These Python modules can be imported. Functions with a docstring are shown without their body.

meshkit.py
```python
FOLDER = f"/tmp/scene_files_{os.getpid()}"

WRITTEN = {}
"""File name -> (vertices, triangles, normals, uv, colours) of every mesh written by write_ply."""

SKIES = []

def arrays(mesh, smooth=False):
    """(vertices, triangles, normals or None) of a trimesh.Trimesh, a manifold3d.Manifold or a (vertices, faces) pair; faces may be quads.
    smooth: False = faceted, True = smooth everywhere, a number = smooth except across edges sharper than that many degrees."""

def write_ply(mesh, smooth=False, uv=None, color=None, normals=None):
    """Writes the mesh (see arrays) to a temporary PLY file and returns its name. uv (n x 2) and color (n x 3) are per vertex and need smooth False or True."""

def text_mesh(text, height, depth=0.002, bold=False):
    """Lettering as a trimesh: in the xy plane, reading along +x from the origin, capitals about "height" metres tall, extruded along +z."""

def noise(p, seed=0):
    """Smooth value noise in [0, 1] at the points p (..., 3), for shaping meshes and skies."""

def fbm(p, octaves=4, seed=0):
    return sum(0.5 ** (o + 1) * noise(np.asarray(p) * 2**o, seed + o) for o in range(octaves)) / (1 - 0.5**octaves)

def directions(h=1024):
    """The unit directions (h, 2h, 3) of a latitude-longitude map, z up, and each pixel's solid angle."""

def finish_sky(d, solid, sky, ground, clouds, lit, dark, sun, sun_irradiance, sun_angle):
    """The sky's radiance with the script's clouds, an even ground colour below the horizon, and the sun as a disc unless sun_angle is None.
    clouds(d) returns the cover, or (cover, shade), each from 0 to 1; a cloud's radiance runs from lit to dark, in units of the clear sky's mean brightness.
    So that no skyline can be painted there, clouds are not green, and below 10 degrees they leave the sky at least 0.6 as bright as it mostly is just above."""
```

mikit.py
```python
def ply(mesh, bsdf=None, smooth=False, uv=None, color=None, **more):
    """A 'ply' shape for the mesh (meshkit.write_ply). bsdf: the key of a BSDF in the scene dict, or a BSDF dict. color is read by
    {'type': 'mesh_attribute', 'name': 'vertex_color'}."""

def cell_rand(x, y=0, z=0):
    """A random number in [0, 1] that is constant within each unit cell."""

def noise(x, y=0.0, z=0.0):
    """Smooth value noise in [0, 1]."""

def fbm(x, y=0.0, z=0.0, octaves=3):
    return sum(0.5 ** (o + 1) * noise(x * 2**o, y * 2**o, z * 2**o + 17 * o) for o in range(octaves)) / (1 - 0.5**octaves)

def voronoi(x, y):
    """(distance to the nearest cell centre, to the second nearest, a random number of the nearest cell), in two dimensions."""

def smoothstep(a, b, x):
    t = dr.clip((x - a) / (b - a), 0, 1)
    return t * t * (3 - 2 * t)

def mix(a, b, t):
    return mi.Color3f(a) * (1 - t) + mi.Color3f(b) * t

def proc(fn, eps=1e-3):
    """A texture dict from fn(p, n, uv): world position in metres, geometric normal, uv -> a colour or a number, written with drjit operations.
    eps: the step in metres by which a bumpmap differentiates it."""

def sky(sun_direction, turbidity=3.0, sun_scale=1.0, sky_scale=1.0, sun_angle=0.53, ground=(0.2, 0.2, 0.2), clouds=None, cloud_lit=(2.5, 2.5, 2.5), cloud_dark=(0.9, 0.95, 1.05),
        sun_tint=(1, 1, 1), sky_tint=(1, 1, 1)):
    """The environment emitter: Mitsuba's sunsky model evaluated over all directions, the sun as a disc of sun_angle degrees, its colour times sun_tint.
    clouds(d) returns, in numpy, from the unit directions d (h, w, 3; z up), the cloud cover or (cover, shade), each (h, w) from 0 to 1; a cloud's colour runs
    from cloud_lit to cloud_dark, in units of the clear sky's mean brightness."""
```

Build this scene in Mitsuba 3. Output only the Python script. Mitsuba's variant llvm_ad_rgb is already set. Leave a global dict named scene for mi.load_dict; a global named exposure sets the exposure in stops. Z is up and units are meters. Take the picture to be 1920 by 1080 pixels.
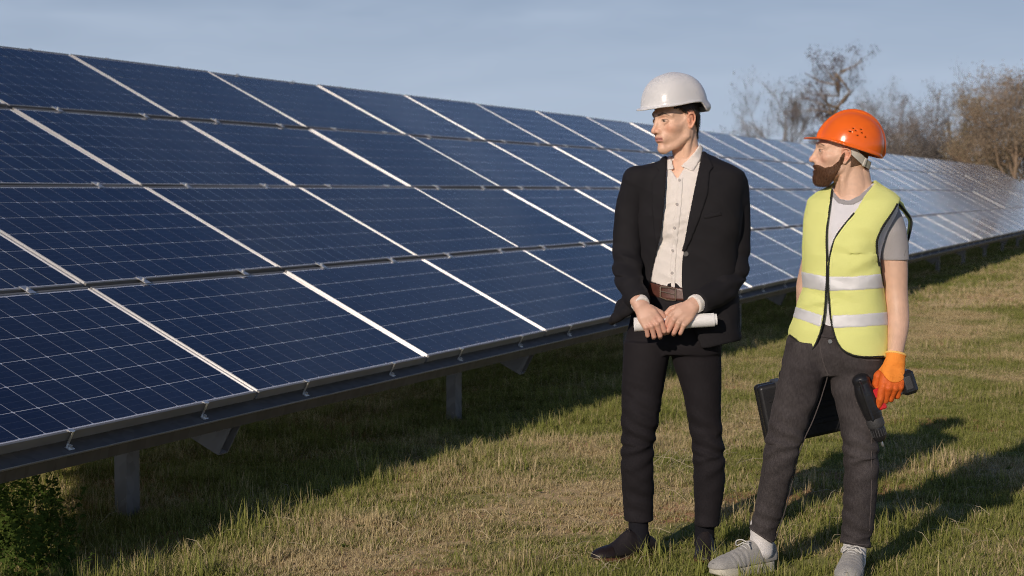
import math, random
import numpy as np, trimesh, mitsuba as mi, drjit as dr, mikit, meshkit
import manifold3d as m3
from scipy.spatial import cKDTree
from mikit import proc, noise, fbm, voronoi, cell_rand, smoothstep, mix, ply
random.seed(7); np.random.seed(7)
T = mi.ScalarTransform4f

# ------------------------------------------------------------------ camera, sky, exposure
FPX, CAMZ, DEPTH0 = 3526.0, 1.425, 7.25
FWD = np.array([0.93760, 0.34396]) / np.hypot(0.93760, 0.34396)      # horizontal view direction
RGT = np.array([FWD[1], -FWD[0]])
PITCH = math.asin(0.05099)
EYE = np.array([0, 0, CAMZ])
look = np.array([FWD[0] * math.cos(PITCH), FWD[1] * math.cos(PITCH), -math.sin(PITCH)])
exposure = 1.42
SUN = (-2.62, 0.27, 1.02)

def wisps(d):
    """thin high cloud: long soft streaks"""
    x, y, z = d[..., 0], d[..., 1], np.maximum(d[..., 2], 0.0)
    az = np.arctan2(y, x); el = np.arcsin(np.clip(z, 0, 1))
    w = meshkit.fbm(np.stack([az * 3, el * 5, el * 0 + 1], -1), 3, 2) - .5
    p = np.stack([az * 4 + w, (el + .04 * az) * 26 + 1.5 * w, el * 0 + 3], -1); q = np.stack([az * 26 + 3 * w, (el + .05 * az) * 170 + 7 * w, el * 0 + 8], -1)
    c = np.clip((meshkit.fbm(p, 4, 3) - 0.34) * 2.8, 0, 1) * np.clip(1.7 * meshkit.fbm(q, 4, 5) - .25, 0, 1)
    haze = 0.82 * np.exp(-(el / 0.145) ** 2)
    return np.clip(haze + (1 - haze) * 0.75 * c * np.exp(-el / 0.22), 0, 1), 0.25 + 0 * c

scene = {
    'type': 'scene',
    'camera': {'type': 'thinlens', 'fov': 2 * math.degrees(math.atan(960 / FPX)), 'fov_axis': 'x', 'near_clip': 0.1, 'far_clip': 3000.0,
               'aperture_radius': 0.0062, 'focus_distance': 7.25,
               'to_world': T().look_at(origin=EYE.tolist(), target=(EYE + look).tolist(), up=[0, 0, 1])},
    'sky': mikit.sky(SUN, turbidity=3.5, sun_scale=1.0, sky_scale=0.8, sun_angle=0.6, clouds=wisps, cloud_lit=(4.45, 5.2, 6.35), cloud_dark=(3.8, 4.55, 5.75), sun_tint=(0.90, 1.04, 1.50), sky_tint=(0.52, 0.65, 0.98), ground=(0.12, 0.11, 0.07)),
}
labels = {}

# ------------------------------------------------------------------ small helpers
def rgb(*c): return {'type': 'rgb', 'value': list(map(float, c))}
def bsdf(key, **kw):
    two = kw.pop('two', True)
    b = {'type': kw.pop('type', 'principled'), **kw}
    scene[key] = {'type': 'twosided', 'b': b} if two else b
    return key
def lab(key, label=None, cat=None, group=None, kind=None):
    d = {k: v for k, v in dict(label=label, category=cat, group=group, kind=kind).items() if v}
    labels[key] = d
    return key
_n = {}
def numbered(key):
    n = _n.get(key, -1) + 1
    _n[key] = n
    return key if n == 0 else f'{key}_{n:03d}'
def add(key, shape, b=None, parent=None, **kw):
    """one entry of the scene; returns its key"""
    key = numbered((parent + '__' if parent else '') + key)
    shape = dict(shape)
    if b is not None: shape['bsdf'] = {'type': 'ref', 'id': b}
    shape.update(kw)
    scene[key] = shape
    return key
def nrm(v): v = np.asarray(v, float); return v / np.linalg.norm(v)
def mesh(v, f): return trimesh.Trimesh(np.asarray(v, float), np.asarray(f, int), process=False)
def cat(*ms): return trimesh.util.concatenate([m for m in (ms[0] if len(ms) == 1 and isinstance(ms[0], (list, tuple)) else ms)])
def box(x0, x1, y0, y1, z0, z1, bev=0.0):
    if bev <= 0:
        b = trimesh.creation.box((x1 - x0, y1 - y0, z1 - z0)); b.apply_translation(((x0 + x1) / 2, (y0 + y1) / 2, (z0 + z1) / 2)); return b
    pts = []
    for sx in (0, 1):
        for sy in (0, 1):
            for sz in (0, 1):
                c = np.array([(x0, x1)[sx], (y0, y1)[sy], (z0, z1)[sz]]); s = np.array([1 - 2 * sx, 1 - 2 * sy, 1 - 2 * sz]) * bev
                for k in range(3):
                    q = c + s; q[k] = c[k]; pts.append(q)
    return trimesh.convex.convex_hull(np.array(pts))
def frame_mat(o, x, y, z):
    M = np.eye(4); M[:3, 0], M[:3, 1], M[:3, 2], M[:3, 3] = x, y, z, o
    return M
def tube_mesh(P, r, n=8, cap=True):
    """tube along points P with radii r"""
    P = np.asarray(P, float); r = np.broadcast_to(np.asarray(r, float), (len(P),))
    t = np.gradient(P, axis=0); t /= np.linalg.norm(t, axis=1, keepdims=True) + 1e-12
    a = np.cross(t[0], [0, 0, 1.0] if abs(t[0][2]) < 0.9 else [1.0, 0, 0]); a /= np.linalg.norm(a)
    V = []
    ang = np.arange(n) * 2 * np.pi / n
    for i in range(len(P)):
        a = a - t[i] * (a @ t[i]); a /= np.linalg.norm(a) + 1e-12
        b = np.cross(t[i], a)
        V.append(P[i] + r[i] * (np.cos(ang)[:, None] * a + np.sin(ang)[:, None] * b))
    V = np.concatenate(V); F = []
    for i in range(len(P) - 1):
        for k in range(n):
            a0, b0 = i * n + k, i * n + (k + 1) % n
            F += [[a0, b0, b0 + n], [a0, b0 + n, a0 + n]]
    if cap:
        for e, s in ((0, 1), ((len(P) - 1) * n, -1)):
            for k in range(1, n - 1):
                F.append([e, e + k + 1, e + k] if s == 1 else [e, e + k, e + k + 1])
    return mesh(V, F)
def smooth_path(P, n):
    """Catmull-Rom through the rows of P, n samples"""
    P = np.asarray(P, float); m = len(P) - 1
    Q = np.vstack([2 * P[0] - P[1], P, 2 * P[-1] - P[-2]])
    t = np.linspace(0, m, n); i = np.minimum(t.astype(int), m - 1); u = (t - i)[:, None]
    a, b, c, d = Q[i], Q[i + 1], Q[i + 2], Q[i + 3]
    return 0.5 * (2 * b + (c - a) * u + (2 * a - 5 * b + 4 * c - d) * u ** 2 + (3 * b - a - 3 * c + d) * u ** 3)
def vnoise(p, s, seed=0): return meshkit.noise(np.asarray(p) * s, seed) * 2 - 1
def ground_z(x, y):
    """height of the ground: nearly level, a little lower under the array, small lumps"""
    x, y = np.asarray(x, float), np.asarray(y, float)
    t = np.clip((y - 2.6) / 2.0, 0, 1); t = t * t * (3 - 2 * t)
    p = np.stack([x, y, 0 * x], -1)
    near = np.clip(1 - np.hypot(x - 7, y - 1.6) / 60, 0, 1)
    return -0.05 * t + near * (0.05 * (meshkit.fbm(p * 0.45, 3, 11) - 0.5) + 0.022 * (meshkit.fbm(p * 2.2, 3, 4) - 0.5))
# ------------------------------------------------------------------ the solar array
TILT = math.radians(27.64)
A0 = np.array([7.523, 3.977, 0.526])                # lower corner of column 0 (top face)
PU, PV, MW, MH = 1.985, 1.0166, 1.957, 0.992
K0, K1 = -1, 33
ex, ev = np.array([1.0, 0, 0]), np.array([0, math.cos(TILT), math.sin(TILT)])
en = np.cross(ex, ev)
def arr(u, v, w=0.0): return A0 + ex * u + ev * v + en * w
def sag(u):
    """the row follows the ground: a slight dip with distance"""
    return 0.0
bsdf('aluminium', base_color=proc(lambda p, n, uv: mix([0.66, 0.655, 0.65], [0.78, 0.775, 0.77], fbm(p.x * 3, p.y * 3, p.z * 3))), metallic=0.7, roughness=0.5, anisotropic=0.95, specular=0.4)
bsdf('clamp_steel', base_color=rgb(0.72, 0.72, 0.71), metallic=0.7, roughness=0.3)
def galv(p, n, uv):
    a = voronoi(p.x * 22 + p.z * 9, p.y * 22 + p.z * 17)[2]
    b = fbm(p.x * 1.3, p.y * 1.3, p.z * 4)
    return mix([0.085, 0.077, 0.071], [0.155, 0.142, 0.133], a * 0.45 + b * 0.55)
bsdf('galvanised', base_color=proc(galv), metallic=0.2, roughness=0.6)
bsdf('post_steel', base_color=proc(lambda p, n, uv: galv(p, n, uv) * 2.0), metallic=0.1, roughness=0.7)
def cellcol(p, n, uv):
    cx, cy = dr.floor(uv.x), dr.floor(uv.y)
    r = cell_rand(cx + 31 * dr.floor(p.x / 1.985 + 0.2), cy + 17 * dr.floor(p.z * 2.12), 3)
    base = mix([0.008, 0.011, 0.038], [0.012, 0.019, 0.052], r)
    g = voronoi(uv.x * 9 + 3 * r, uv.y * 9)[2]
    base = base * (0.86 + 0.28 * g)
    fy = uv.y - cy
    bus = mi.Float(0)
    for k in (0.125, 0.375, 0.625, 0.875):
        bus = dr.maximum(bus, 1 - smoothstep(0.004, 0.011, dr.abs(fy - k)))
    dust = fbm(p.x * 2.3, p.y * 2.3, p.z * 5, 4) * (0.35 + 0.65 * smoothstep(0.9, 0.0, uv.y)) * smoothstep(0.25, 0.75, fbm(p.x * 0.7 + 3, p.y * 0.7, p.z * 1.3, 2))
    return mix(mix(base, [0.16, 0.17, 0.20], bus * 0.28), [0.16, 0.15, 0.13], dust * 0.07)
bsdf('solar_cell', base_color=proc(cellcol), roughness=0.07, specular=0.4)
bsdf('panel_back', base_color=rgb(0.74, 0.75, 0.80), roughness=0.07, specular=0.4)
def bar(u0, u1, v0, v1, w0, w1, bev=0.0012): return box(u0, u1, v0, v1, w0, w1, bev)
FW, FD = 0.012, 0.040
def brushed(ms):
    """extruded bars with their own uv: u runs across the drawing lines, so that the brushed metal shines across its length"""
    V, U, F = [], [], []
    for m in ms:
        L = int(np.argmax(m.extents)); fn = m.face_normals
        for t, n in zip(m.triangles, fn):
            k = int(np.argmax(np.abs(n))); c = [i for i in range(3) if i != L and i != k]; c = c[0] if c else (L + 1) % 3
            i0 = len(V); V += list(t); U += [[q[c] * 10, q[L]] for q in t]; F.append([i0, i0 + 1, i0 + 2])
    return ply((np.array(V), np.array(F)), uv=np.array(U))
short_ply = [brushed([bar(a, a + FW, FW + 5e-4, MH - FW - 5e-4, -FD, 0)]) for a in (0, MW - FW)]
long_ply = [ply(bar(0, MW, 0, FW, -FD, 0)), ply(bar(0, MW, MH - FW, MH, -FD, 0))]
bsdf('aluminium_shaded', base_color=proc(lambda p, n, uv: mix([0.20, 0.195, 0.185], [0.30, 0.295, 0.285], fbm(p.x * 4, p.y * 4, p.z * 9))), metallic=0.3, roughness=0.5, specular=0.4)  # same metal as the short bars, with shade mixed into its colour
back_ply = ply(cat([box(FW - .002, MW - FW + .002, FW - .002, MH - FW + .002, -0.0090, -0.0045)]))
cw, ch = (MW - 2 * FW - 0.018) / 12, (MH - 2 * FW - 0.018) / 6
def cell_quad(i, j, q):
    g = 0.0026; x0 = FW + .009 + i * cw; y0 = FW + .009 + j * ch; c = 0.006
    x1, y1 = x0 + cw - g, y0 + ch - g; x0 += g; y0 += g; x0 += .0007; x1 -= .0007
    v = np.array([[x0 + c, y0], [x1 - c, y0], [x1, y0 + c], [x1, y1 - c], [x1 - c, y1], [x0 + c, y1], [x0, y1 - c], [x0, y0 + c]])
    top = np.c_[v, np.full(8, -0.0030)]; f = [[0, k, k + 1] for k in range(1, 7)]
    if q:
        bot = np.c_[v, np.full(8, -0.0043)]; V = np.vstack([top, bot])
        f = f + [s for k in range(8) for s in ([k, k + 8, (k + 1) % 8], [(k + 1) % 8, k + 8, (k + 1) % 8 + 8])]
        return V, np.array(f)
    return top, np.array(f)
def with_uv(V): return np.c_[(V[:, 0] - FW - .009) / cw, (V[:, 1] - FW - .009) / ch]
cell_plys = []
Vs, Fs, at = [], [], 0
for j in range(6):
    for i in range(12):
        V, F = cell_quad(i, j, True)
        cell_plys.append(ply((V, F), uv=with_uv(V)))
        V, F = cell_quad(i, j, False)
        Vs.append(V); Fs.append(F + at); at += len(V)
sheet_ply = ply((np.vstack(Vs), np.vstack(Fs)), uv=with_uv(np.vstack(Vs)))
far_ply = ply(box(FW + .009, MW - FW - .009, FW + .009, MH - FW - .009, -.0043, -.0030))
bsdf('cells_far', base_color=rgb(0.035, 0.042, 0.072), roughness=0.12, specular=0.4)
mid_ply = ply(cat([bar(-.026, .026, -.020, .045, 0.0008, 0.005), trimesh.creation.cylinder(0.008, 0.012, sections=10).apply_translation((0, 0.0123, 0.010))]))
end_ply = ply(cat([bar(-.018, .018, -.006, .011, 0.0008, 0.005), bar(-.007, .007, -.010, -.0065, -.060, 0.005), bar(-.020, .020, -.034, -.0105, -.062, -.0575), trimesh.creation.cylinder(0.007, 0.012, sections=10).apply_translation((0, -.022, -.052))]))
SA = 'solar_array'
lab(SA, 'long tilted solar array of dark blue panels in four rows on steel posts', 'solar array')
def panel(tw):
    pk = add('solar_panel', back_ply, 'panel_back', SA, to_world=tw)
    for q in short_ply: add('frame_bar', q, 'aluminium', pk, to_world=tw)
    for q in long_ply: add('long_frame_bar', q, 'aluminium_shaded', pk, to_world=tw)
    return pk
near = [(0, 0), (1, 0), (-1, 0), (0, 1)]            # the four panels that show largest: their cells are separate pieces
for (k, j) in sorted(((k, j) for k in range(K0, K1) for j in range(4)), key=lambda q: (q not in near, q)):
    rng = np.random.default_rng(1000 + k * 10 + j)
    d = rng.normal(0, 0.0014, 3)
    M = frame_mat(arr(k * PU + 0.014, j * PV, d[0] * 0.5), ex, ev, en) @ trimesh.transformations.rotation_matrix(d[1] * 1.6, [1, 0, 0]) @ trimesh.transformations.rotation_matrix(d[2] * 1.2, [0, 1, 0])
    tw = T(M)
    pk = panel(tw)
    if (k, j) in near:
        for c in cell_plys: add('cell', c, 'solar_cell', pk, to_world=tw)
    else:
        if k > 17: add('cell_sheet', far_ply, 'cells_far', pk, to_world=tw); continue
        lab(add('cell_grid', sheet_ply, 'solar_cell', pk, to_world=tw), kind='stuff')
# two upright panels added left of the view, sized to shade the post
for j in range(2):
    M = frame_mat(arr(K0 * PU - .010, j * 2.06, 0), ev * 1.045, -ex * 1.04, en); tw = T(M)
    pk = panel(tw); lab(add('cell_grid', sheet_ply, 'solar_cell', pk, to_world=tw), kind='stuff')
for k in range(K0, K1):
    for q in (0.245, 0.765):
        for j in range(1, 4):
            add('mid_clamp', mid_ply, 'clamp_steel', SA, to_world=T(frame_mat(arr(k * PU + 0.014 + q * MW, j * PV - 0.0246 + .0, 0), ex, ev, en)))
        add('end_clamp', end_ply, 'clamp_steel', SA, to_world=T(frame_mat(arr(k * PU + 0.014 + q * MW, 0, 0), ex, ev, en)))
        add('end_clamp', end_ply, 'clamp_steel', SA, to_world=T(frame_mat(arr(k * PU + 0.014 + q * MW, 3 * PV + MH, 0), -ex, -ev, en)))
# rails under the seams: an open channel, built per stretch of four panels
def channel(L, depth, w, t=0.004, lip=0.02):
    return cat([bar(0, L, 0, w, -t, 0), bar(0, L, w - t, w, -depth, -t - 4e-4), bar(0, L, 0.0, w - t - 4e-4, -depth, -depth + t), bar(0, L, 0, t, -depth + t + 4e-4, -depth + lip)])
UL0, UL1 = K0 * PU - 1.17, K1 * PU + 0.03
seg = (UL1 - UL0) / 9
low_ply = ply(cat([bar(0, seg - .006, -0.052, 0.070, -0.0665, -0.0625, 0), bar(0, seg - .006, -0.020, -0.016, -0.155, -0.067, 0), bar(0, seg - .006, -.0155, .05, -.155, -.151, 0)]))
lip_ply = ply(bar(0, seg - .006, -.056, -.0523, -.069, -.060))
rail_ply = ply(channel(seg - .006, 0.10, 0.07))
for s in range(9):
    u = UL0 + s * seg
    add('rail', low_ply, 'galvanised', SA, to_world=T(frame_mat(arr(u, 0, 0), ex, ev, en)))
    add('rail_lip', lip_ply, 'aluminium_shaded', SA, to_world=T(frame_mat(arr(u, 0, 0), ex, ev, en)))
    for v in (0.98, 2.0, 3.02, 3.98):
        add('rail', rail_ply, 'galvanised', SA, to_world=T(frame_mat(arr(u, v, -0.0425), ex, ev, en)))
# rafters and posts every second column
raf_ply = ply(cat([bar(-.045, .045, 0.0, 4.0, -.005, 0, 0), bar(-.045, -.040, 0.0, 4.0, -.16, -.0055, 0), bar(.040, .045, 0.0, 4.0, -.16, -.0055, 0), bar(-.0395, .0395, 0.0, 4.0, -.16, -.155, 0)]))
PX0 = 7.30
n = 0
while PX0 + n * 3.97 < A0[0] + UL1 - 0.3:
    x = PX0 + n * 3.97; n += 1
    u = x - A0[0]
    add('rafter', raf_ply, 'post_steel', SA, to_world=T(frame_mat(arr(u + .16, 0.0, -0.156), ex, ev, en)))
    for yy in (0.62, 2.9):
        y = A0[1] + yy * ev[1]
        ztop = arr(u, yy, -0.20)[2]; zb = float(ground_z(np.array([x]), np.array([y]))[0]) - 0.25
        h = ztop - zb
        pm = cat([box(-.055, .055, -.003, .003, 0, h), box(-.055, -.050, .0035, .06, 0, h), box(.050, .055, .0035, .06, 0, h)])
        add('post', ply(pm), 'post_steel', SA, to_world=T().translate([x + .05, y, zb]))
    # brace from the rear post
    b0, b1 = arr(u + .12, 0.62 + 0.9, -0.28), np.array([x + .12, A0[1] + 2.9 * ev[1] - .01, 0.55])
    add('brace', ply(tube_mesh([b0, b1], 0.02, 8)), 'galvanised', SA)
# ------------------------------------------------------------------ ground and grass
def dry_n(x, y):
    """how dry and worn the turf is (numpy), 0 to 1: a worn strip along the array, and patches"""
    p = np.stack([x, y, 0 * x], -1)
    n = meshkit.fbm(p * 0.9, 3, 31); n2 = meshkit.fbm(p * 2.6, 2, 37)
    strip = np.exp(-((y - 2.55 - 0.25 * np.sin(x * 0.35)) / 0.62) ** 2)
    return np.clip(0.62 * strip + 2.0 * (n - 0.5) + 1.3 * (n2 - 0.5) + 0.13, 0, 1)
def dry_t(p):
    n = fbm(p.x * 0.9, p.y * 0.9, 3.3, 3); n2 = fbm(p.x * 2.6, p.y * 2.6, 9.1, 2)
    strip = dr.exp(-dr.square((p.y - 2.55 - 0.25 * dr.sin(p.x * 0.35)) / 0.62))
    return dr.clip(0.62 * strip + 2.0 * (n - 0.5) + 1.3 * (n2 - 0.5) + 0.13, 0, 1)
def soil(p, n, uv):
    d = dry_t(p); a = fbm(p.x * 14, p.y * 14, 1.0, 4); b = noise(p.x * 90, p.y * 90, 2.0)
    c = mix(mix([0.10, 0.105, 0.036], [0.165, 0.158, 0.058], a), mix([0.21, 0.15, 0.08], [0.34, 0.26, 0.15], a), smoothstep(0.2, 0.7, d))
    far = smoothstep(14, 40, p.x)
    red = smoothstep(0.56, 0.66, fbm(p.x * 1.7 + 4, p.y * 1.7, 5.0, 3))
    c = mix(c, [0.20, 0.095, 0.052], red * 0.7 * (1 - far))
    return c * (1.1 + 0.6 * b)
bsdf('soil', base_color=proc(soil), roughness=1.0, specular=0.05)
gx = np.concatenate([[-400, -120, -40, -12, -4, 0], np.arange(2.0, 26, 0.11), 26 * 1.07 ** np.arange(0, 62)])
gy = np.concatenate([-10 * 1.16 ** np.arange(32, 0, -1), np.arange(-10, -2.5, .5), np.arange(-2.5, 8, 0.11), 8 * 1.15 ** np.arange(0, 34)])
GX, GY = np.meshgrid(gx, gy, indexing='ij'); GZ = ground_z(GX, GY)
nx_, ny_ = len(gx), len(gy); ii = (np.arange(nx_ - 1)[:, None] * ny_ + np.arange(ny_ - 1)[None]).ravel()
scene['ground'] = ply((np.c_[GX.ravel(), GY.ravel(), GZ.ravel()], np.c_[ii, ii + ny_, ii + ny_ + 1, ii + 1]), 'soil', smooth=True)
lab('ground', 'uneven turf with worn dry soil showing through', kind='structure')
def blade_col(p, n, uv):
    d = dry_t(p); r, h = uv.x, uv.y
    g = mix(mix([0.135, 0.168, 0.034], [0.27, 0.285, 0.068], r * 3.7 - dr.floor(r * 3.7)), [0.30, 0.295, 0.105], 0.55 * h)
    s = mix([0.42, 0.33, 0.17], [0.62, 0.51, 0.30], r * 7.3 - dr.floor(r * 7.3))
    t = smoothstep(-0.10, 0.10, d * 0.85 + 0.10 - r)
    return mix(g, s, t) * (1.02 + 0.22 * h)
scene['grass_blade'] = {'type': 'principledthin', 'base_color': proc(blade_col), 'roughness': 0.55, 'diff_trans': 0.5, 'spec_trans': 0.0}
def blades(n, size, lmin, lmax, w, lean, seed, clump=0.0, edge=0.0):
    rng = np.random.default_rng(seed)
    c = rng.uniform(-size / 2, size / 2, (n, 2))
    if clump:
        k = rng.uniform(-size / 2, size / 2, (max(3, int(n * clump / 26)), 2)); m = rng.random(n) < .62
        c[m] = k[rng.integers(0, len(k), m.sum())] + rng.normal(0, .016, (m.sum(), 2))
    L = rng.uniform(lmin, lmax, n) * rng.uniform(.6, 1, n); a = rng.uniform(0, 2 * np.pi, n); le = np.abs(rng.normal(lean, .28, n)); r = rng.random(n)
    dirx = np.c_[np.cos(a), np.sin(a)]; side = np.c_[-np.sin(a + rng.normal(0, .5, n)), np.cos(a)]
    V, U = [], []
    for t, ww in ((0, 1), (.5, .8), (1, 0)):
        ang = le * (.35 + .65 * t); hz = L * t * np.cos(ang * .8); ho = L * t * np.sin(ang)
        P = np.c_[c + dirx * ho[:, None], hz - .006 * (t == 0)]
        W = w * rng.uniform(.7, 1.3, n) * ww
        for s in ((-1, 1) if ww else (0,)):
            V.append(P + np.c_[side * (s * W / 2)[:, None], np.zeros(n)]); U.append(np.c_[r, np.full(n, t)])
    V, U = np.array(V), np.array(U); i = np.arange(n) * 5
    VV = V.transpose(1, 0, 2).reshape(-1, 3); UU = U.transpose(1, 0, 2).reshape(-1, 2)
    F = np.concatenate([np.c_[i, i + 1, i + 3], np.c_[i, i + 3, i + 2], np.c_[i + 2, i + 3, i + 4]])
    return ply((VV, F), 'grass_blade', uv=UU)
VARS = {}
def group(key, shape):
    scene[key] = {'type': 'shapegroup', 'a': shape}; VARS.setdefault(key.rsplit('_', 1)[0], []).append(key)
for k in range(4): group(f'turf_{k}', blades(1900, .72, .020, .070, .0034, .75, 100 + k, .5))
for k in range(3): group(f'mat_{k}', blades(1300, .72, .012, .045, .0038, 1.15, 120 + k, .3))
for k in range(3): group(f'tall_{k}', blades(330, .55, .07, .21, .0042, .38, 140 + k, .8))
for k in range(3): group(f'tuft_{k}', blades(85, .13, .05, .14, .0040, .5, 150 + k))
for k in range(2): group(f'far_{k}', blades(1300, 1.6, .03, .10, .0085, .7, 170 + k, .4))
rg = np.random.default_rng(77)
_gi = 0
def grass(var, x, y, s=1.0):
    global _gi
    ks = VARS[var]; z = float(ground_z(np.array([x]), np.array([y]))[0]); _gi += 1
    scene[f'grass__{_gi:03d}'] = {'type': 'instance', 'sg': {'type': 'ref', 'id': ks[int(rg.integers(len(ks)))]},
                                  'to_world': T().translate([x, y, z - .003]).rotate([0, 0, 1], float(rg.uniform(0, 360))).scale([s, s, s * float(rg.uniform(.8, 1.2))])}
def in_view(x, y, m=.5):
    f = x * FWD[0] + y * FWD[1]; r = x * RGT[0] + y * RGT[1]
    return f > 5.0 and abs(r) < f * .2723 + m
step = .50
for x in np.arange(4.5, 24, step):
    for y in np.arange(-3.5, 9.0, step):
        xx, yy = x + rg.uniform(-.15, .15), y + rg.uniform(-.15, .15)
        if not in_view(xx, yy) or yy > 6.6: continue
        d = float(dry_n(np.array([xx]), np.array([yy]))[0])
        grass('mat' if d > .52 else 'turf', xx, yy, float(rg.uniform(.9, 1.1)))
        if d > .25: grass('mat', xx + .2, yy + .2); grass('turf' if d < .5 else 'mat', xx - .12, yy + .1)
for i in range(520):
    f = 5.4 + 17 * rg.random() ** 1.5; r = rg.uniform(-.29, .29) * f; x, y = FWD * f + RGT * r
    d = float(dry_n(np.array([x]), np.array([y]))[0])
    if y < 6 and d < .55: grass('tuft', x, y, float(rg.uniform(.6, 1.25)))
    elif y < 3.4 and rg.random() < .2: grass('tuft', x, y, float(rg.uniform(.4, .7)))
for x in np.arange(5.0, 24, .33):                  # taller, unmown grass along and under the array
    for y in (3.55, 3.85, 4.2, 4.75, 5.4):
        if rg.random() < .8 and in_view(x, y): grass('tall', x + rg.uniform(-.15, .15), y + rg.uniform(-.14, .14), float(rg.uniform(.55, 1.05)) * (.54 if y < 3.7 else .75))
for x in np.arange(23.5, 85, 1.15):
    for y in np.arange(-24, 6.5, 1.15):
        if in_view(x, y, 1.0): grass('far', x + rg.uniform(-.3, .3), y + rg.uniform(-.3, .3), float(rg.uniform(.9, 1.2)))
lab('grass', 'short uneven turf, green in places and straw dry in others', 'grass', kind='stuff')
# dead straw lying in two places
def straw(n, c, rad, L, seed):
    rng = np.random.default_rng(seed); ms = []
    for i in range(n):
        o = np.array(c) + np.r_[rng.normal(0, rad, 2), 0]; o[2] = float(ground_z(o[0:1], o[1:2])[0]) + .008
        a = rng.uniform(0, 2 * np.pi); l = L * rng.uniform(.4, 1); e = rng.uniform(.1, 1.0)
        d = np.array([math.cos(a) * math.cos(e), math.sin(a) * math.cos(e), math.sin(e)])
        ms.append(tube_mesh([o, o + d * l * .5 + [0, 0, .01], o + d * l + [0, 0, -.25 * l * e]], [.0014, .0012, .0006], 3, False))
    return ms
bsdf('straw', base_color=proc(lambda p, n, uv: mix([0.38, 0.31, 0.20], [0.52, 0.45, 0.31], noise(p.x * 60, p.y * 60, p.z * 60))), roughness=0.8)
def ground_at(px, py, z=0.0):
    xn, yn = (px - 960) / FPX, (540 - py) / FPX
    r = np.array([xn, math.cos(PITCH) + yn * math.sin(PITCH), -math.sin(PITCH) + yn * math.cos(PITCH)]); k = (z - CAMZ) / r[2]
    return np.array([*(RGT * r[0] * k + FWD * r[1] * k), z])
scene['dry_straw'] = ply(cat(straw(22, ground_at(1270, 880), .10, .26, 3) + straw(10, ground_at(1130, 1070), .05, .16, 4) + straw(14, ground_at(1475, 800), .15, .2, 5) + straw(60, ground_at(900, 1000), .7, .16, 6) + straw(40, ground_at(1800, 1000), .5, .16, 8)), 'straw')
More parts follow.
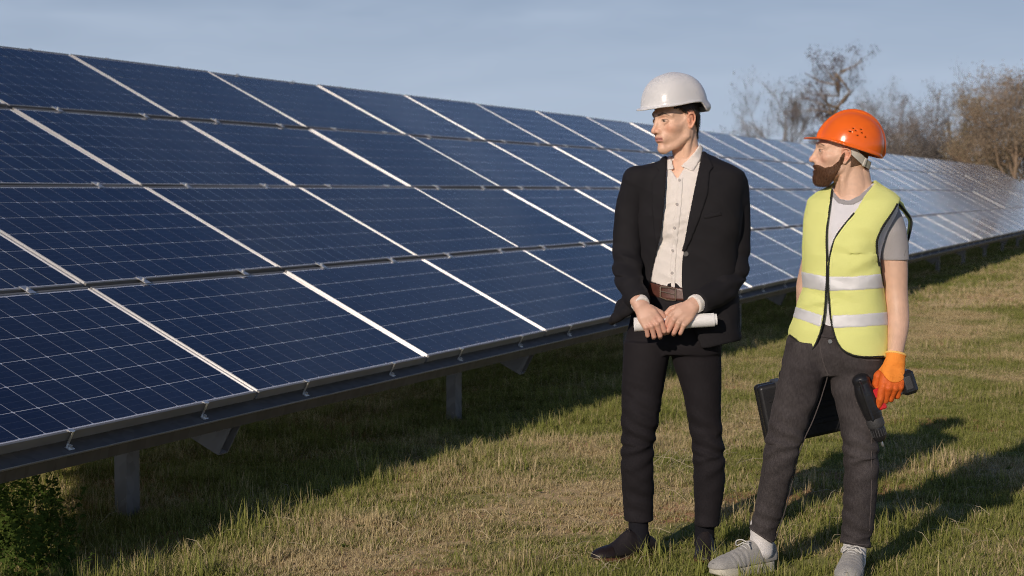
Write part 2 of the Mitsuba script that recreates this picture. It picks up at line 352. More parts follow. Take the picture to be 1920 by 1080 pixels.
lab('dry_straw', 'pale dead straw lying loose on the turf around the two men', 'straw', kind='stuff')
# leafy weeds in the sun at the left end, beside the first post
def leaf_tri(rng, o, d, L, w):
    s = nrm(np.cross(d, rng.normal(0, 1, 3))); u = np.cross(s, d)
    return [o, o + d * L * .35 + s * w, o + d * L * .4 + u * w * .25, o + d * L, o + d * L * .35 - s * w]
rng = np.random.default_rng(9); V, F, U = [], [], []
for i in range(210):
    px, py = rng.uniform(-60, 150), rng.uniform(930, 1090)
    if px > 60 and rng.random() < (px - 60) / 100: continue
    b = ground_at(px, py); b[2] = float(ground_z(b[0:1], b[1:2])[0]); H = rng.uniform(.10, .30) * (1.0 if px < 70 else .7); a = rng.uniform(0, 6.28); r = rng.random()
    for k in range(26):
        t = (k + rng.random()) / 26; o = b + np.array([math.cos(a) * .08 * t * t, math.sin(a) * .08 * t * t, H * t])
        q = rng.uniform(0, 6.28); d = nrm([math.cos(q), math.sin(q), rng.uniform(-.2, .8)]); L = rng.uniform(.018, .045) * (1.15 - .5 * t)
        v = leaf_tri(rng, o, d, L, L * .30); n0 = len(V); V += v; U += [[r, t]] * 5; F += [[n0, n0 + 1, n0 + 2], [n0 + 1, n0 + 3, n0 + 2], [n0, n0 + 2, n0 + 4], [n0 + 2, n0 + 3, n0 + 4]]
for i in range(120):
    f = 5.5 + 9 * rng.random() ** 1.3; b = np.r_[FWD * f + RGT * rng.uniform(-.28, .28) * f, 0]
    if b[1] > 4.0 or (b[1] < 2.9 and rng.random() < .6): continue
    b[2] = float(ground_z(b[0:1], b[1:2])[0]) + .012; r = rng.random()
    for k in range(int(rng.integers(5, 11))):
        q = rng.uniform(0, 6.28); d = nrm([math.cos(q), math.sin(q), rng.uniform(.15, .7)]); L = rng.uniform(.014, .034)
        v = leaf_tri(rng, b, d, L, L * .22); n0 = len(V); V += v; U += [[r, 2.2]] * 5; F += [[n0, n0 + 1, n0 + 2], [n0 + 1, n0 + 3, n0 + 2], [n0, n0 + 2, n0 + 4], [n0 + 2, n0 + 3, n0 + 4]]
def weedcol(p, n, uv): return mix(mix([0.035, 0.075, 0.014], [0.075, 0.12, 0.025], uv.x), [0.12, 0.16, 0.04], uv.y * 0.5)
scene['weed_leaf'] = {'type': 'principledthin', 'base_color': proc(weedcol), 'roughness': 0.5, 'diff_trans': 0.55, 'spec_trans': 0.0}
scene['weeds'] = ply((np.array(V), np.array(F)), 'weed_leaf', uv=np.array(U)); lab('weeds', 'green leafy weeds, thickest at the left end under the solar array', 'weeds', kind='stuff')
# ------------------------------------------------------------------ trees beyond the far end of the array
bsdf('bark_grey', base_color=proc(lambda p, n, uv: mix([0.17, 0.15, 0.145], [0.30, 0.265, 0.245], fbm(p.x * 3, p.y * 3, p.z * 2))), roughness=0.95)
bsdf('bark_brown', base_color=proc(lambda p, n, uv: mix([0.20, 0.14, 0.095], [0.34, 0.24, 0.16], fbm(p.x * 3, p.y * 3, p.z * 2))), roughness=0.95)
bsdf('bark_pine', base_color=proc(lambda p, n, uv: mix([0.20, 0.13, 0.075], [0.32, 0.22, 0.13], fbm(p.x * 3, p.y * 3, p.z * 2))), roughness=0.95)
def leafy(key, a, b): scene[key] = {'type': 'principledthin', 'base_color': proc(lambda p, n, uv: mix(a, b, noise(p.x * 2.5, p.y * 2.5, p.z * 2.5))), 'roughness': 0.7, 'diff_trans': 0.5, 'spec_trans': 0.0}
leafy('needle', [0.12, 0.10, 0.108], [0.22, 0.17, 0.165]); leafy('leaf_brown', [0.26, 0.205, 0.15], [0.42, 0.33, 0.24]); leafy('leaf_gold', [0.30, 0.25, 0.16], [0.44, 0.36, 0.24]); leafy('leaf_grey', [0.16, 0.14, 0.125], [0.26, 0.225, 0.20])  # crown colours lightened to stand in for haze over the distance
def at_px(px, dist):
    f = FWD * dist + RGT * ((px - 960) / FPX * dist); return np.array([f[0], f[1], -0.1])
def branch(rng, out, o, d, L, r, depth, maxd, up, spread, tips):
    n = 4; P = [o]; R = [r]; dd = d.copy()
    for i in range(n):
        dd = nrm(dd + rng.normal(0, .16, 3) + [0, 0, up * .12]); P.append(P[-1] + dd * L / n); R.append(r * (1 - .5 * (i + 1) / n))
    out.append((np.array(P), np.array(R), depth))
    if depth >= maxd: tips.append((P[-1], dd)); return
    k = int(rng.integers(3, 6)) if depth else int(rng.integers(5, 8))
    for j in range(k):
        t = rng.uniform(.35 if depth == 0 else .2, 1.0); i = min(int(t * n), n - 1); u = t * n - i
        p = P[i] * (1 - u) + P[i + 1] * u
        q = nrm(np.cross(dd, rng.normal(0, 1, 3))); a = rng.uniform(.45, 1.0) * spread
        branch(rng, out, p, nrm(dd * math.cos(a) + q * math.sin(a)), L * rng.uniform(.45, .72), max(R[i] * .55, .006), depth + 1, maxd, up, spread, tips)
def make_tree(key, px, dist, height, kind, label, seed, catg='tree', group_=None, trunk=.42, crownw=1.0):
    rng = np.random.default_rng(seed); key = numbered(key); lab(key, label, catg, group_)
    base = at_px(px, dist); out, tips = [], []
    if kind == 'pine':
        height *= .84
        P = [base + [rng.normal(0, .08) * i, rng.normal(0, .08) * i, height * i / 8] for i in range(9)]
        out.append((np.array(P), np.linspace(.16, .04, 9), 0))
        for i in range(34):
            t = rng.uniform(.36, 1.0); p = base + np.array([0, 0, height * t]); q = rng.uniform(0, 6.28); L = height * rng.uniform(.13, .26) * (1.3 - .9 * abs(t - .62))
            branch(rng, out, p, nrm([math.cos(q), math.sin(q), rng.uniform(.0, .6)]), L, .045, 2, 3, .8, .8, tips)
    else:
        branch(rng, out, base, nrm([rng.normal(0, .06), rng.normal(0, .06), 1]), height * trunk, height * .016, 0, 4, .9, crownw, tips)
        top = max(P[-1][2] for P, R, d in out); s = height / (top - base[2])
        out = [(base + (P - base) * s, R, d) for P, R, d in out]; tips = [(base + (p - base) * s, d) for p, d in tips]
    bark = {'pine': 'bark_pine', 'brown': 'bark_brown', 'gold': 'bark_brown'}.get(kind, 'bark_grey')
    lim = 2 if kind != 'pine' else 1
    add('trunk', ply(cat([tube_mesh(P, R, 6) for P, R, d in out if d == 0]), smooth=True), bark, key)
    big = [tube_mesh(P, R, 5, False) for P, R, d in out if 0 < d <= 2]
    if big: add('limbs', ply(cat(big), smooth=True), bark, key)
    tw = [tube_mesh(P[::2], np.maximum(R[::2], .007), 3, False) for P, R, d in out if d > 2]
    twig = {'pine': 'bark_grey'}.get(kind, bark)
    V, F = [], []
    for p, d in tips:
        for j in range({'bare': 3, 'pine': 34, 'brown': 15, 'gold': 13}[kind]):
            o = p + rng.normal(0, {'bare': .16, 'pine': .17, 'brown': .24, 'gold': .22}[kind], 3); e = nrm(rng.normal(0, 1, 3)); L = rng.uniform(.05, .12); s = nrm(np.cross(e, rng.normal(0, 1, 3))) * L * .4; n0 = len(V)
            V += [o, o + e * L * .5 + s, o + e * L, o + e * L * .5 - s]; F += [[n0, n0 + 1, n0 + 2], [n0, n0 + 2, n0 + 3]]
    lab(add('twigs', ply(cat(tw)), twig, key), kind='stuff')
    lab(add('crown', ply((np.array(V), np.array(F))), {'pine': 'needle', 'brown': 'leaf_brown', 'gold': 'leaf_gold'}.get(kind, 'leaf_grey'), key), kind='stuff')
def hgt(py, dist): return CAMZ + dist * math.tan(math.atan((540 - py) / FPX) - PITCH) + .1
for key, px, d, py, kind, label, w in (
    ('bare_tree', 1500, 92, 128, 'bare', 'thin bare grey tree just left of the tall dark pine', .8),
    ('pine_tree', 1571, 86, 80, 'pine', 'tall sparse pine with pale trunk and dark needle clumps above the orange hard hat', 1),
    ('bare_tree', 1448, 100, 196, 'bare', 'low bare shrubby tree farthest left behind the array', 1.1),
    ('bare_tree', 1682, 98, 160, 'bare', 'bare grey tree just right of the orange hard hat', .9),
    ('bare_tree', 1742, 104, 152, 'bare', 'bare grey tree in the middle of the tree line right of the hard hat', .9),
    ('bare_tree', 1802, 108, 118, 'bare', 'tallest bare pale tree right of the pine, left of the brown trees', .8),
    ('brown_tree', 1850, 96, 165, 'gold', 'golden brown tree with a pale stem before the dense brown trees', .9),
    ('brown_tree', 1893, 92, 132, 'brown', 'dense brown leafy tree near the right edge', .9),
    ('brown_tree', 1935, 96, 120, 'brown', 'dense brown tree cut by the right edge of the view', .9),
    ('brown_bush', 1690, 112, 238, 'gold', 'low brown bush behind the array under the bare trees', 1.3),
    ('brown_bush', 1760, 112, 222, 'brown', 'low reddish brown bush between two bare tree trunks', 1.3),
    ('brown_bush', 1822, 114, 205, 'gold', 'tall golden bush left of the golden brown tree', 1.3),
    ('brown_bush', 1880, 116, 225, 'brown', 'brown bush under the dense brown tree at the far right', 1.3),
    ('bare_tree', 1775, 112, 142, 'bare', 'slender bare tree beside the tallest bare tree', .8),
    ('bare_tree', 1712, 110, 175, 'bare', 'thin bare tree between the hard hat and the middle of the tree line', .9),
    ('brown_bush', 1725, 108, 250, 'gold', 'ochre bush at the foot of the bare trees', 1.5),
    ('brown_bush', 1795, 106, 235, 'brown', 'rusty bush below the tallest bare tree', 1.5),
    ('brown_bush', 1850, 108, 240, 'brown', 'brown bush at the foot of the golden brown tree', 1.5),
    ('bare_tree', 1655, 104, 185, 'bare', 'bare tree showing just right of the crown of the hard hat', 1.0),
    ('bare_tree', 1836, 112, 140, 'bare', 'bare tree behind the golden brown tree', .9),
    ('brown_bush', 1640, 118, 236, 'brown', 'low bush hidden mostly by the orange hard hat', 1.3)):
    make_tree(key, px, d, hgt(py, d), kind, label, int(px) + 5, 'bush' if 'bush' in key else 'tree', None, .40 if 'bush' not in key else .5, w)
# ------------------------------------------------------------------ bodies and clothes: signed distance fields on grids, meshed by surface nets
def PX(px, py, dd, D0):
    """the point seen at pixel (px, py) of the 1920 x 1080 photograph at depth D0 + dd, in (right, forward, up) metres"""
    d = D0 + dd; xn, yn = (px - 960) / FPX, (540 - py) / FPX
    k = d / (math.cos(PITCH) + yn * math.sin(PITCH))
    return np.array([xn * k, d, CAMZ + k * (-math.sin(PITCH) + yn * math.cos(PITCH))])
BASIS = np.array([[RGT[0], FWD[0], 0], [RGT[1], FWD[1], 0], [0, 0, 1.0]])          # (right, forward, up) -> world
def to_world(m):
    m = m.copy(); m.vertices = m.vertices @ BASIS.T
    return m
def smin(a, b, k):
    if k <= 0: return np.minimum(a, b)
    h = np.clip(0.5 + 0.5 * (b - a) / k, 0, 1)
    return b + (a - b) * h - k * h * (1 - h)
class Field:
    def __init__(s, lo, hi, h):
        s.lo = np.asarray(lo, float); s.h = h
        n = np.ceil((np.asarray(hi, float) - s.lo) / h).astype(int) + 1
        s.ax = [s.lo[i] + h * np.arange(n[i]) for i in range(3)]
        s.D = np.full(n, 0.2, np.float32)
    def sub(s, lo, hi):
        sl = []
        for i in range(3):
            a = int(np.clip(np.floor((lo[i] - s.lo[i]) / s.h), 0, s.D.shape[i])); b = int(np.clip(np.ceil((hi[i] - s.lo[i]) / s.h) + 1, 0, s.D.shape[i]))
            sl.append(slice(a, max(a, b)))
        return tuple(sl)
    def pts(s, sl):
        return np.meshgrid(*[s.ax[i][sl[i]] for i in range(3)], indexing='ij', sparse=True)
    def add(s, prim, k=0.01, op='u', pad=0.03):
        fn, lo, hi = prim
        sl = s.sub(np.asarray(lo) - pad - k, np.asarray(hi) + pad + k)
        if any(q.stop <= q.start for q in sl): return s
        d = fn(*s.pts(sl)).astype(np.float32); D = s.D[sl]
        if op == 'u': s.D[sl] = smin(D, d, k)
        elif op == 's': s.D[sl] = -smin(-D, d, k)
        elif op == 'i': s.D[sl] = -smin(-D, -d, k)
        return s
    def disp(s, fn):
        """D += fn(x, y, z) near the surface"""
        x, y, z = np.meshgrid(*s.ax, indexing='ij', sparse=True)
        nz = np.argwhere(np.abs(s.D) < 0.03)
        p = s.lo + nz * s.h
        s.D[tuple(nz.T)] += fn(p).astype(np.float32)
        return s
    def even(s):
        """makes the field near its surface closer to a true distance"""
        g = np.gradient(s.D, s.h); n = np.sqrt(g[0] ** 2 + g[1] ** 2 + g[2] ** 2)
        from scipy.ndimage import uniform_filter
        s.D = (s.D / np.clip(uniform_filter(n, 3), 0.35, 3.0)).astype(np.float32)
        return s
    def copy(s):
        q = Field.__new__(Field); q.lo, q.h, q.ax, q.D = s.lo, s.h, s.ax, s.D.copy(); return q
    def mesh(s, smooth=0):
        m = nets(s.D, s.lo, s.h)
        return taubin(m, smooth) if smooth else m
def taubin(m, n):
    from scipy.sparse import coo_matrix
    f, v = m.faces, np.array(m.vertices)
    i = np.concatenate([f[:, 0], f[:, 1], f[:, 2], f[:, 1], f[:, 2], f[:, 0]]); j = np.concatenate([f[:, 1], f[:, 2], f[:, 0], f[:, 0], f[:, 1], f[:, 2]])
    W = coo_matrix((np.ones(len(i)), (i, j)), (len(v), len(v))).tocsr(); W.data[:] = 1; d = np.maximum(np.asarray(W.sum(1)).ravel(), 1)[:, None]
    has = (np.asarray(W.sum(1)).ravel() > 0)[:, None]
    for k in range(n):
        for w in (0.5, -0.53): v = v + has * w * (W @ v / d - v)
    return mesh(v, f)
def nets(D, lo, h):
    D = np.pad(D, 1, constant_values=0.05); lo = lo - h
    S = D < 0
    nx, ny, nz = D.shape
    c = np.zeros((nx - 1, ny - 1, nz - 1), np.int8)
    for a in (0, 1):
        for b in (0, 1):
            for e in (0, 1): c += S[a:nx - 1 + a, b:ny - 1 + b, e:nz - 1 + e]
    cells = np.argwhere((c > 0) & (c < 8))
    idx = np.full(c.shape, -1, np.int64); idx[tuple(cells.T)] = np.arange(len(cells))
    acc = np.zeros((len(cells), 3)); cnt = np.zeros(len(cells))
    cr = [(a, b, e) for a in (0, 1) for b in (0, 1) for e in (0, 1)]
    V = {q: D[tuple((cells + q).T)] for q in cr}
    for q in cr:
        for ax in range(3):
            if q[ax] == 0:
                r = list(q); r[ax] = 1; r = tuple(r)
                a, b = V[q], V[r]; m = (a < 0) != (b < 0)
                t = a[m] / (a[m] - b[m]); p = np.tile(np.array(q, float), (m.sum(), 1)); p[:, ax] += t
                acc[m] += p; cnt[m] += 1
    P = lo + h * (cells + acc / cnt[:, None])
    F = []
    for ax in range(3):
        a = [slice(1, -1)] * 3; b = [slice(1, -1)] * 3; a[ax] = slice(0, D.shape[ax] - 1); b[ax] = slice(1, D.shape[ax])
        s0, s1 = S[tuple(a)], S[tuple(b)]
        for flip, m in ((False, s0 & ~s1), (True, ~s0 & s1)):
            e = np.argwhere(m)
            if not len(e): continue
            off = np.ones(3, int); off[ax] = 0; e = e + off
            u, v = [(1, 2), (2, 0), (0, 1)][ax]
            du = np.zeros(3, int); du[u] = 1; dv = np.zeros(3, int); dv[v] = 1
            q = [idx[tuple((e - x).T)] for x in (du + dv, dv, 0 * du, du)]
            q = np.stack(q, 1)
            if flip: q = q[:, ::-1]
            F.append(q)
    F = np.concatenate(F)
    return mesh(P, np.vstack([F[:, [0, 1, 2]], F[:, [0, 2, 3]]]))

def ball(c, r):
    c = np.asarray(c, float)
    return (lambda x, y, z: np.sqrt((x - c[0]) ** 2 + (y - c[1]) ** 2 + (z - c[2]) ** 2) - r), c - r, c + r
def ell(c, r, R=None):
    c, r = np.asarray(c, float), np.asarray(r, float)
    def fn(x, y, z):
        p = [x - c[0], y - c[1], z - c[2]]
        if R is not None: p = [R[0, i] * p[0] + R[1, i] * p[1] + R[2, i] * p[2] for i in range(3)]
        k0 = np.sqrt((p[0] / r[0]) ** 2 + (p[1] / r[1]) ** 2 + (p[2] / r[2]) ** 2); k1 = np.sqrt((p[0] / r[0] ** 2) ** 2 + (p[1] / r[1] ** 2) ** 2 + (p[2] / r[2] ** 2) ** 2)
        return k0 * (k0 - 1) / np.maximum(k1, 1e-9)
    m = r.max() if R is not None else r
    return fn, c - m, c + m
def cone(a, b, ra, rb):
    """a rounded cone between two spheres (radius runs linearly)"""
    a, b = np.asarray(a, float), np.asarray(b, float); ab = b - a; L = max(ab @ ab, 1e-12)
    def fn(x, y, z):
        t = np.clip(((x - a[0]) * ab[0] + (y - a[1]) * ab[1] + (z - a[2]) * ab[2]) / L, 0, 1)
        return np.sqrt((x - a[0] - t * ab[0]) ** 2 + (y - a[1] - t * ab[1]) ** 2 + (z - a[2] - t * ab[2]) ** 2) - (ra + (rb - ra) * t)
    m = max(ra, rb)
    return fn, np.minimum(a, b) - m, np.maximum(a, b) + m
def chain(P, r, n=None):
    P = np.asarray(P, float); r = np.asarray(r, float)
    if n:
        Q = smooth_path(np.c_[P, r], n); P, r = Q[:, :3], Q[:, 3]
    cs = [cone(P[i], P[i + 1], r[i], r[i + 1]) for i in range(len(P) - 1)]
    def fn(x, y, z):
        d = cs[0][0](x, y, z)
        for c in cs[1:]: d = np.minimum(d, c[0](x, y, z))
        return d
    return fn, np.min([c[1] for c in cs], 0), np.max([c[2] for c in cs], 0)
def slices(rows, yaw=0.0, expo=2.2, round_end=0.0):
    """a body of level slices: rows of (z, cx, cy, half width across, half depth); yaw turns every slice"""
    rows = np.array(sorted(map(tuple, rows)), float)
    from scipy.interpolate import PchipInterpolator
    zz = rows[:, 0]; f = PchipInterpolator(zz, rows[:, 1:], axis=0)
    c, s = math.cos(yaw), math.sin(yaw)
    def fn(x, y, z):
        zf = np.clip(z, zz[0], zz[-1]); q = f(zf.ravel()).reshape(zf.shape + (4,))
        u0, v0 = x - q[..., 0], y - q[..., 1]
        u, v = (c * u0 + s * v0), (-s * u0 + c * v0)
        a, b = q[..., 2], q[..., 3]
        un, vn = np.abs(u) / a, np.abs(v) / b
        k = (un ** expo + vn ** expo + 1e-12) ** (1 / expo)
        g = np.sqrt((un ** (expo - 1) / a) ** 2 + (vn ** (expo - 1) / b) ** 2 + 1e-12) / np.maximum(k, 1e-6) ** (expo - 1)
        d = (k - 1) / np.maximum(g, 1e-6)
        e = np.maximum(zz[0] - z, z - zz[-1])
        if round_end: return np.maximum(d, e)
        return np.maximum(d, e)
    m = np.max(rows[:, 3:5]) * 1.15
    return fn, np.array([rows[:, 1].min() - m, rows[:, 2].min() - m, zz[0]]), np.array([rows[:, 1].max() + m, rows[:, 2].max() + m, zz[-1]])
def poly_dist(poly, X, Z):
    """signed distance (negative inside) of the points to a closed polygon, in 2-D"""
    from shapely import Polygon, points, distance, contains
    pg = Polygon(poly); pg = pg if pg.is_valid else pg.buffer(0)
    p = points(X, Z); d = distance(pg.exterior, p)
    return np.where(contains(pg, p), -d, d)
def curtain(poly_px, D0, y0, y1, dd=-0.12):
    """a prism: an outline drawn on the figure's front (its own depth D0 + dd), pushed straight through the figure along one direction"""
    P3 = np.array([PX(a, b, dd, D0) for a, b in poly_px]); poly = P3[:, [0, 2]]
    cen = PX(np.mean([np.clip(a, 1100, 1720) for a, b in poly_px]), np.mean([np.clip(b, 250, 1040) for a, b in poly_px]), dd, D0) - EYE
    sx_, sz_ = cen[0] / cen[1], cen[2] / cen[1]
    h = 0.003; lo, hi = poly.min(0) - .06, poly.max(0) + .06
    n = np.ceil((hi - lo) / h).astype(int) + 1
    X, Z = np.meshgrid(lo[0] + h * np.arange(n[0]), lo[1] + h * np.arange(n[1]), indexing='ij')
    G = poly_dist(poly, X.ravel(), Z.ravel()).reshape(X.shape)
    from scipy.ndimage import map_coordinates
    def fn(x, y, z):
        t = y - D0 - dd; x, z = x - sx_ * t, z - sz_ * t
        sh = np.broadcast_shapes(x.shape, z.shape)
        d = map_coordinates(G, [np.broadcast_to((x - lo[0]) / h, sh).ravel(), np.broadcast_to((z - lo[1]) / h, sh).ravel()], order=1, mode='nearest').reshape(sh)
        return np.maximum(d, np.maximum(D0 + y0 - y, y - D0 - y1))
    return fn, np.array([lo[0], D0 + y0, lo[1]]), np.array([hi[0], D0 + y1, hi[1]])
def clip_field(F, prims, k=0.0):
    nz = np.nonzero(F.D < 0.02); x, y, z = (F.ax[i][nz[i]] for i in range(3))
    D = F.D[nz]
    for op, pr in prims:
        d = np.broadcast_to(pr[0](x, y, z), D.shape).astype(np.float32)
        D = -smin(-D, d, k) if op == 's' else -smin(-D, -d, k)
    F.D[nz] = D
    return F
def supell(c, r, e=2.4):
    c, r = np.asarray(c, float), np.asarray(r, float)
    def fn(x, y, z):
        u, v, w = np.abs(x - c[0]) / r[0], np.abs(y - c[1]) / r[1], np.abs(z - c[2]) / r[2]
        k = (u ** e + v ** e + w ** e + 1e-9) ** (1 / e)
        g = np.sqrt((u ** (e - 1) / r[0]) ** 2 + (v ** (e - 1) / r[1]) ** 2 + (w ** (e - 1) / r[2]) ** 2 + 1e-9) / k ** (e - 1)
        return (k - 1) / g
    return fn, c - r, c + r
def shell(F, out, inn):
    """the layer between two offsets of the field's surface (out > inn, metres outwards)"""
    q = F.copy(); q.D = np.maximum(F.D - out, inn - F.D); return q

def hairs(F, n, L, r, down, seed, keep=None, curl=.25):
    """fine tapered hairs growing from a field's surface mesh F (trimesh), lying along the direction down(p, normal)"""
    rng = np.random.default_rng(seed); v, nn = np.array(F.vertices), np.array(F.vertex_normals)
    i = rng.integers(0, len(v), n); p, q = v[i], nn[i]
    if keep is not None: k = keep(p); p, q = p[k], q[k]
    d = down(p, q) + rng.normal(0, curl, p.shape); d /= np.linalg.norm(d, axis=1, keepdims=True); s = np.cross(d, q); s /= np.linalg.norm(s, axis=1, keepdims=True) + 1e-9
    l = (L * rng.uniform(.5, 1.1, len(p)))[:, None]; o = p - q * .001; e = q * rng.uniform(-.1, .25, (len(p), 1)); V = np.stack([o - s * r, o + s * r, o + d * l * .55 + e * l + s * r * .7, o + d * l * .55 + e * l - s * r * .7, o + d * l], 1).reshape(-1, 3)
    k = np.arange(len(p)) * 5; Fc = np.concatenate([np.c_[k, k + 1, k + 2], np.c_[k, k + 2, k + 3], np.c_[k + 3, k + 2, k + 4]])
    return mesh(V, Fc)
# ------------------------------------------------------------------ heads (local frame: x forward, y to the head's left, z up, origin between the ears at eye height)
def head_field(h=0.0022, neck_tilt=0.0, neck_yaw=0.0, ear_z=-0.008, ear_s=0.85):
    F = Field([-0.15, -0.115, -0.23], [0.14, 0.115, 0.135], h)
    F.add(ell([-0.008, 0, 0.032], [0.092, 0.0765, 0.088]), 0)
    F.add(ell([-0.036, 0, -0.005], [0.060, 0.064, 0.07]), 0.03)
    F.add(ell([0.030, 0, -0.020], [0.058, 0.062, 0.07]), 0.025)
    F.add(ell([0.040, 0, -0.062], [0.045, 0.046, 0.044]), 0.022)
    for s in (1, -1):
        F.add(chain([[-0.004, s * 0.056, -0.030], [0.004, s * 0.055, -0.064], [0.040, s * 0.040, -0.093], [0.074, s * 0.012, -0.108]], [0.013, 0.015, 0.013, 0.012]), 0.018)
        F.add(ell([0.052, s * 0.047, -0.024], [0.024, 0.016, 0.017]), 0.018)
        F.add(chain([[0.088, s * 0.008, 0.024], [0.081, s * 0.030, 0.028], [0.062, s * 0.050, 0.020]], [0.009, 0.010, 0.008]), 0.014)
        F.add(ell([0.036, s * 0.069, 0.016], [0.022, 0.008, 0.024]), 0.012, 's')
        F.add(ell([0.096, s * 0.032, 0.001], [0.020, 0.020, 0.0135]), 0.010, 's')
        F.add(ball([0.0735, s * 0.0315, 0.001], 0.0125), 0.003)
        F.add(chain([[0.085, s * 0.018, 0.002], [0.0868, s * 0.031, 0.0070], [0.079, s * 0.045, 0.001]], [0.0030, 0.0042, 0.0032]), 0.004)
        F.add(chain([[0.083, s * 0.020, -0.004], [0.083, s * 0.032, -0.009], [0.077, s * 0.044, -0.003]], [0.0026, 0.0030, 0.0026]), 0.005)
    F.add(ell([0.070, 0, -0.022], [0.030, 0.026, 0.034]), 0.014)
    F.add(chain([[0.088, 0, 0.020], [0.094, 0, 0.004], [0.106, 0, -0.020], [0.1135, 0, -0.034]], [0.0085, 0.0075, 0.0085, 0.0105]), 0.010)
    for s in (1, -1):
        F.add(ell([0.100, s * 0.0125, -0.037], [0.011, 0.0075, 0.0085]), 0.007)
        F.add(ball([0.104, s * 0.0065, -0.0455], 0.0034), 0.003, 's')
    F.add(ell([0.082, 0, -0.064], [0.019, 0.030, 0.026]), 0.016)
    F.add(chain([[0.0865, 0.024, -0.0665], [0.098, 0.006, -0.0605], [0.0975, 0, -0.0615], [0.098, -0.006, -0.0605], [0.0865, -0.024, -0.0665]], [0.0030, 0.0046, 0.0044, 0.0046, 0.0030]), 0.004)
    F.add(chain([[0.0865, 0.022, -0.0685], [0.0965, 0.006, -0.0728], [0.0965, -0.006, -0.0728], [0.0865, -0.022, -0.0685]], [0.0030, 0.0058, 0.0058, 0.0030]), 0.004)
    F.add(chain([[0.094, 0.021, -0.067], [0.1045, 0, -0.067], [0.094, -0.021, -0.067]], [0.0022, 0.0026, 0.0022]), 0.003, 's')
    F.add(ell([0.096, 0, -0.083], [0.010, 0.020, 0.006]), 0.008, 's')
    F.add(ell([0.080, 0, -0.104], [0.019, 0.021, 0.0165]), 0.014)
    # neck
    ct, st = math.cos(neck_tilt), math.sin(neck_tilt)
    top, bot = np.array([-0.032, 0, -0.045]), np.array([-0.032 - 0.2 * st, 0.03 * neck_yaw, -0.235])
    F.add(chain([top, bot], [0.053, 0.058]), 0.018)
    F.add(chain([top + [0.03, 0, -0.03], bot + [0.032, 0, 0]], [0.034, 0.034]), 0.02)
    for s in (1, -1):
        F.add(chain([[-0.022, s * 0.052, -0.045], [-0.005, s * 0.045, -0.11], bot + [0.055, s * 0.012, 0]], [0.012, 0.012, 0.011]), 0.014)
    F.add(ball(bot * 0.5 + top * 0.5 + [0.064, 0, -0.006], 0.007), 0.010)
    # ears
    for s in (1, -1):
        e = np.array([-0.008, s * 0.076, ear_z]); E_ = lambda *d: e + np.array(d) * [ear_s, 1, ear_s]
        hel = [E_(0.010, -s * .004, 0.004), E_(0.014, 0, 0.022), E_(0.002, s * .007, 0.033), E_(-0.016, s * .010, 0.024), E_(-0.018, s * .009, 0.003), E_(-0.006, s * .004, -0.018), E_(0.003, -s * .001, -0.029), E_(0.010, -s * .004, -0.022)]
        F.add(ell(E_(-0.001, -s * 0.001, 0.004), [0.015 * ear_s, 0.006, 0.027 * ear_s]), 0.008)
        F.add(chain(hel, [0.0028, 0.0036, 0.0040, 0.0040, 0.0038, 0.0042, 0.0054, 0.0036], 22), 0.003)
        F.add(ell(E_(0.001, s * 0.008, 0.001), [0.0068, 0.006, 0.011]), 0.004, 's')
        F.add(ell(E_(-0.006, s * 0.010, 0.018), [0.0055, 0.004, 0.006]), 0.003, 's')
        F.add(chain([E_(0.013, s * .002, 0.004), E_(0.012, s * .003, -0.004)], [0.0036, 0.003]), 0.003)
    return F
def head_pose(c, a, pitch, roll=0.0, s=1.0):
    """rotation and centre in the (right, forward, up) frame: a = how far the face turns from pure left towards the camera, pitch = chin down"""
    f = np.array([-math.cos(a), -math.sin(a), 0]); l = np.array([math.sin(a), -math.cos(a), 0]); u = np.array([0, 0, 1.0])
    f2 = f * math.cos(pitch) - u * math.sin(pitch); u2 = u * math.cos(pitch) + f * math.sin(pitch)
    l3 = l * math.cos(roll) + u2 * math.sin(roll); u3 = u2 * math.cos(roll) - l * math.sin(roll)
    M = np.eye(4); M[:3, 0], M[:3, 1], M[:3, 2], M[:3, 3] = f2 * s, l3 * s, u3 * s, c
    return M
def posed(m, M): m = m.copy(); m.apply_transform(M); return m
def sstep(a, b, x): t = np.clip((x - a) / (b - a), 0, 1); return t * t * (3 - 2 * t)
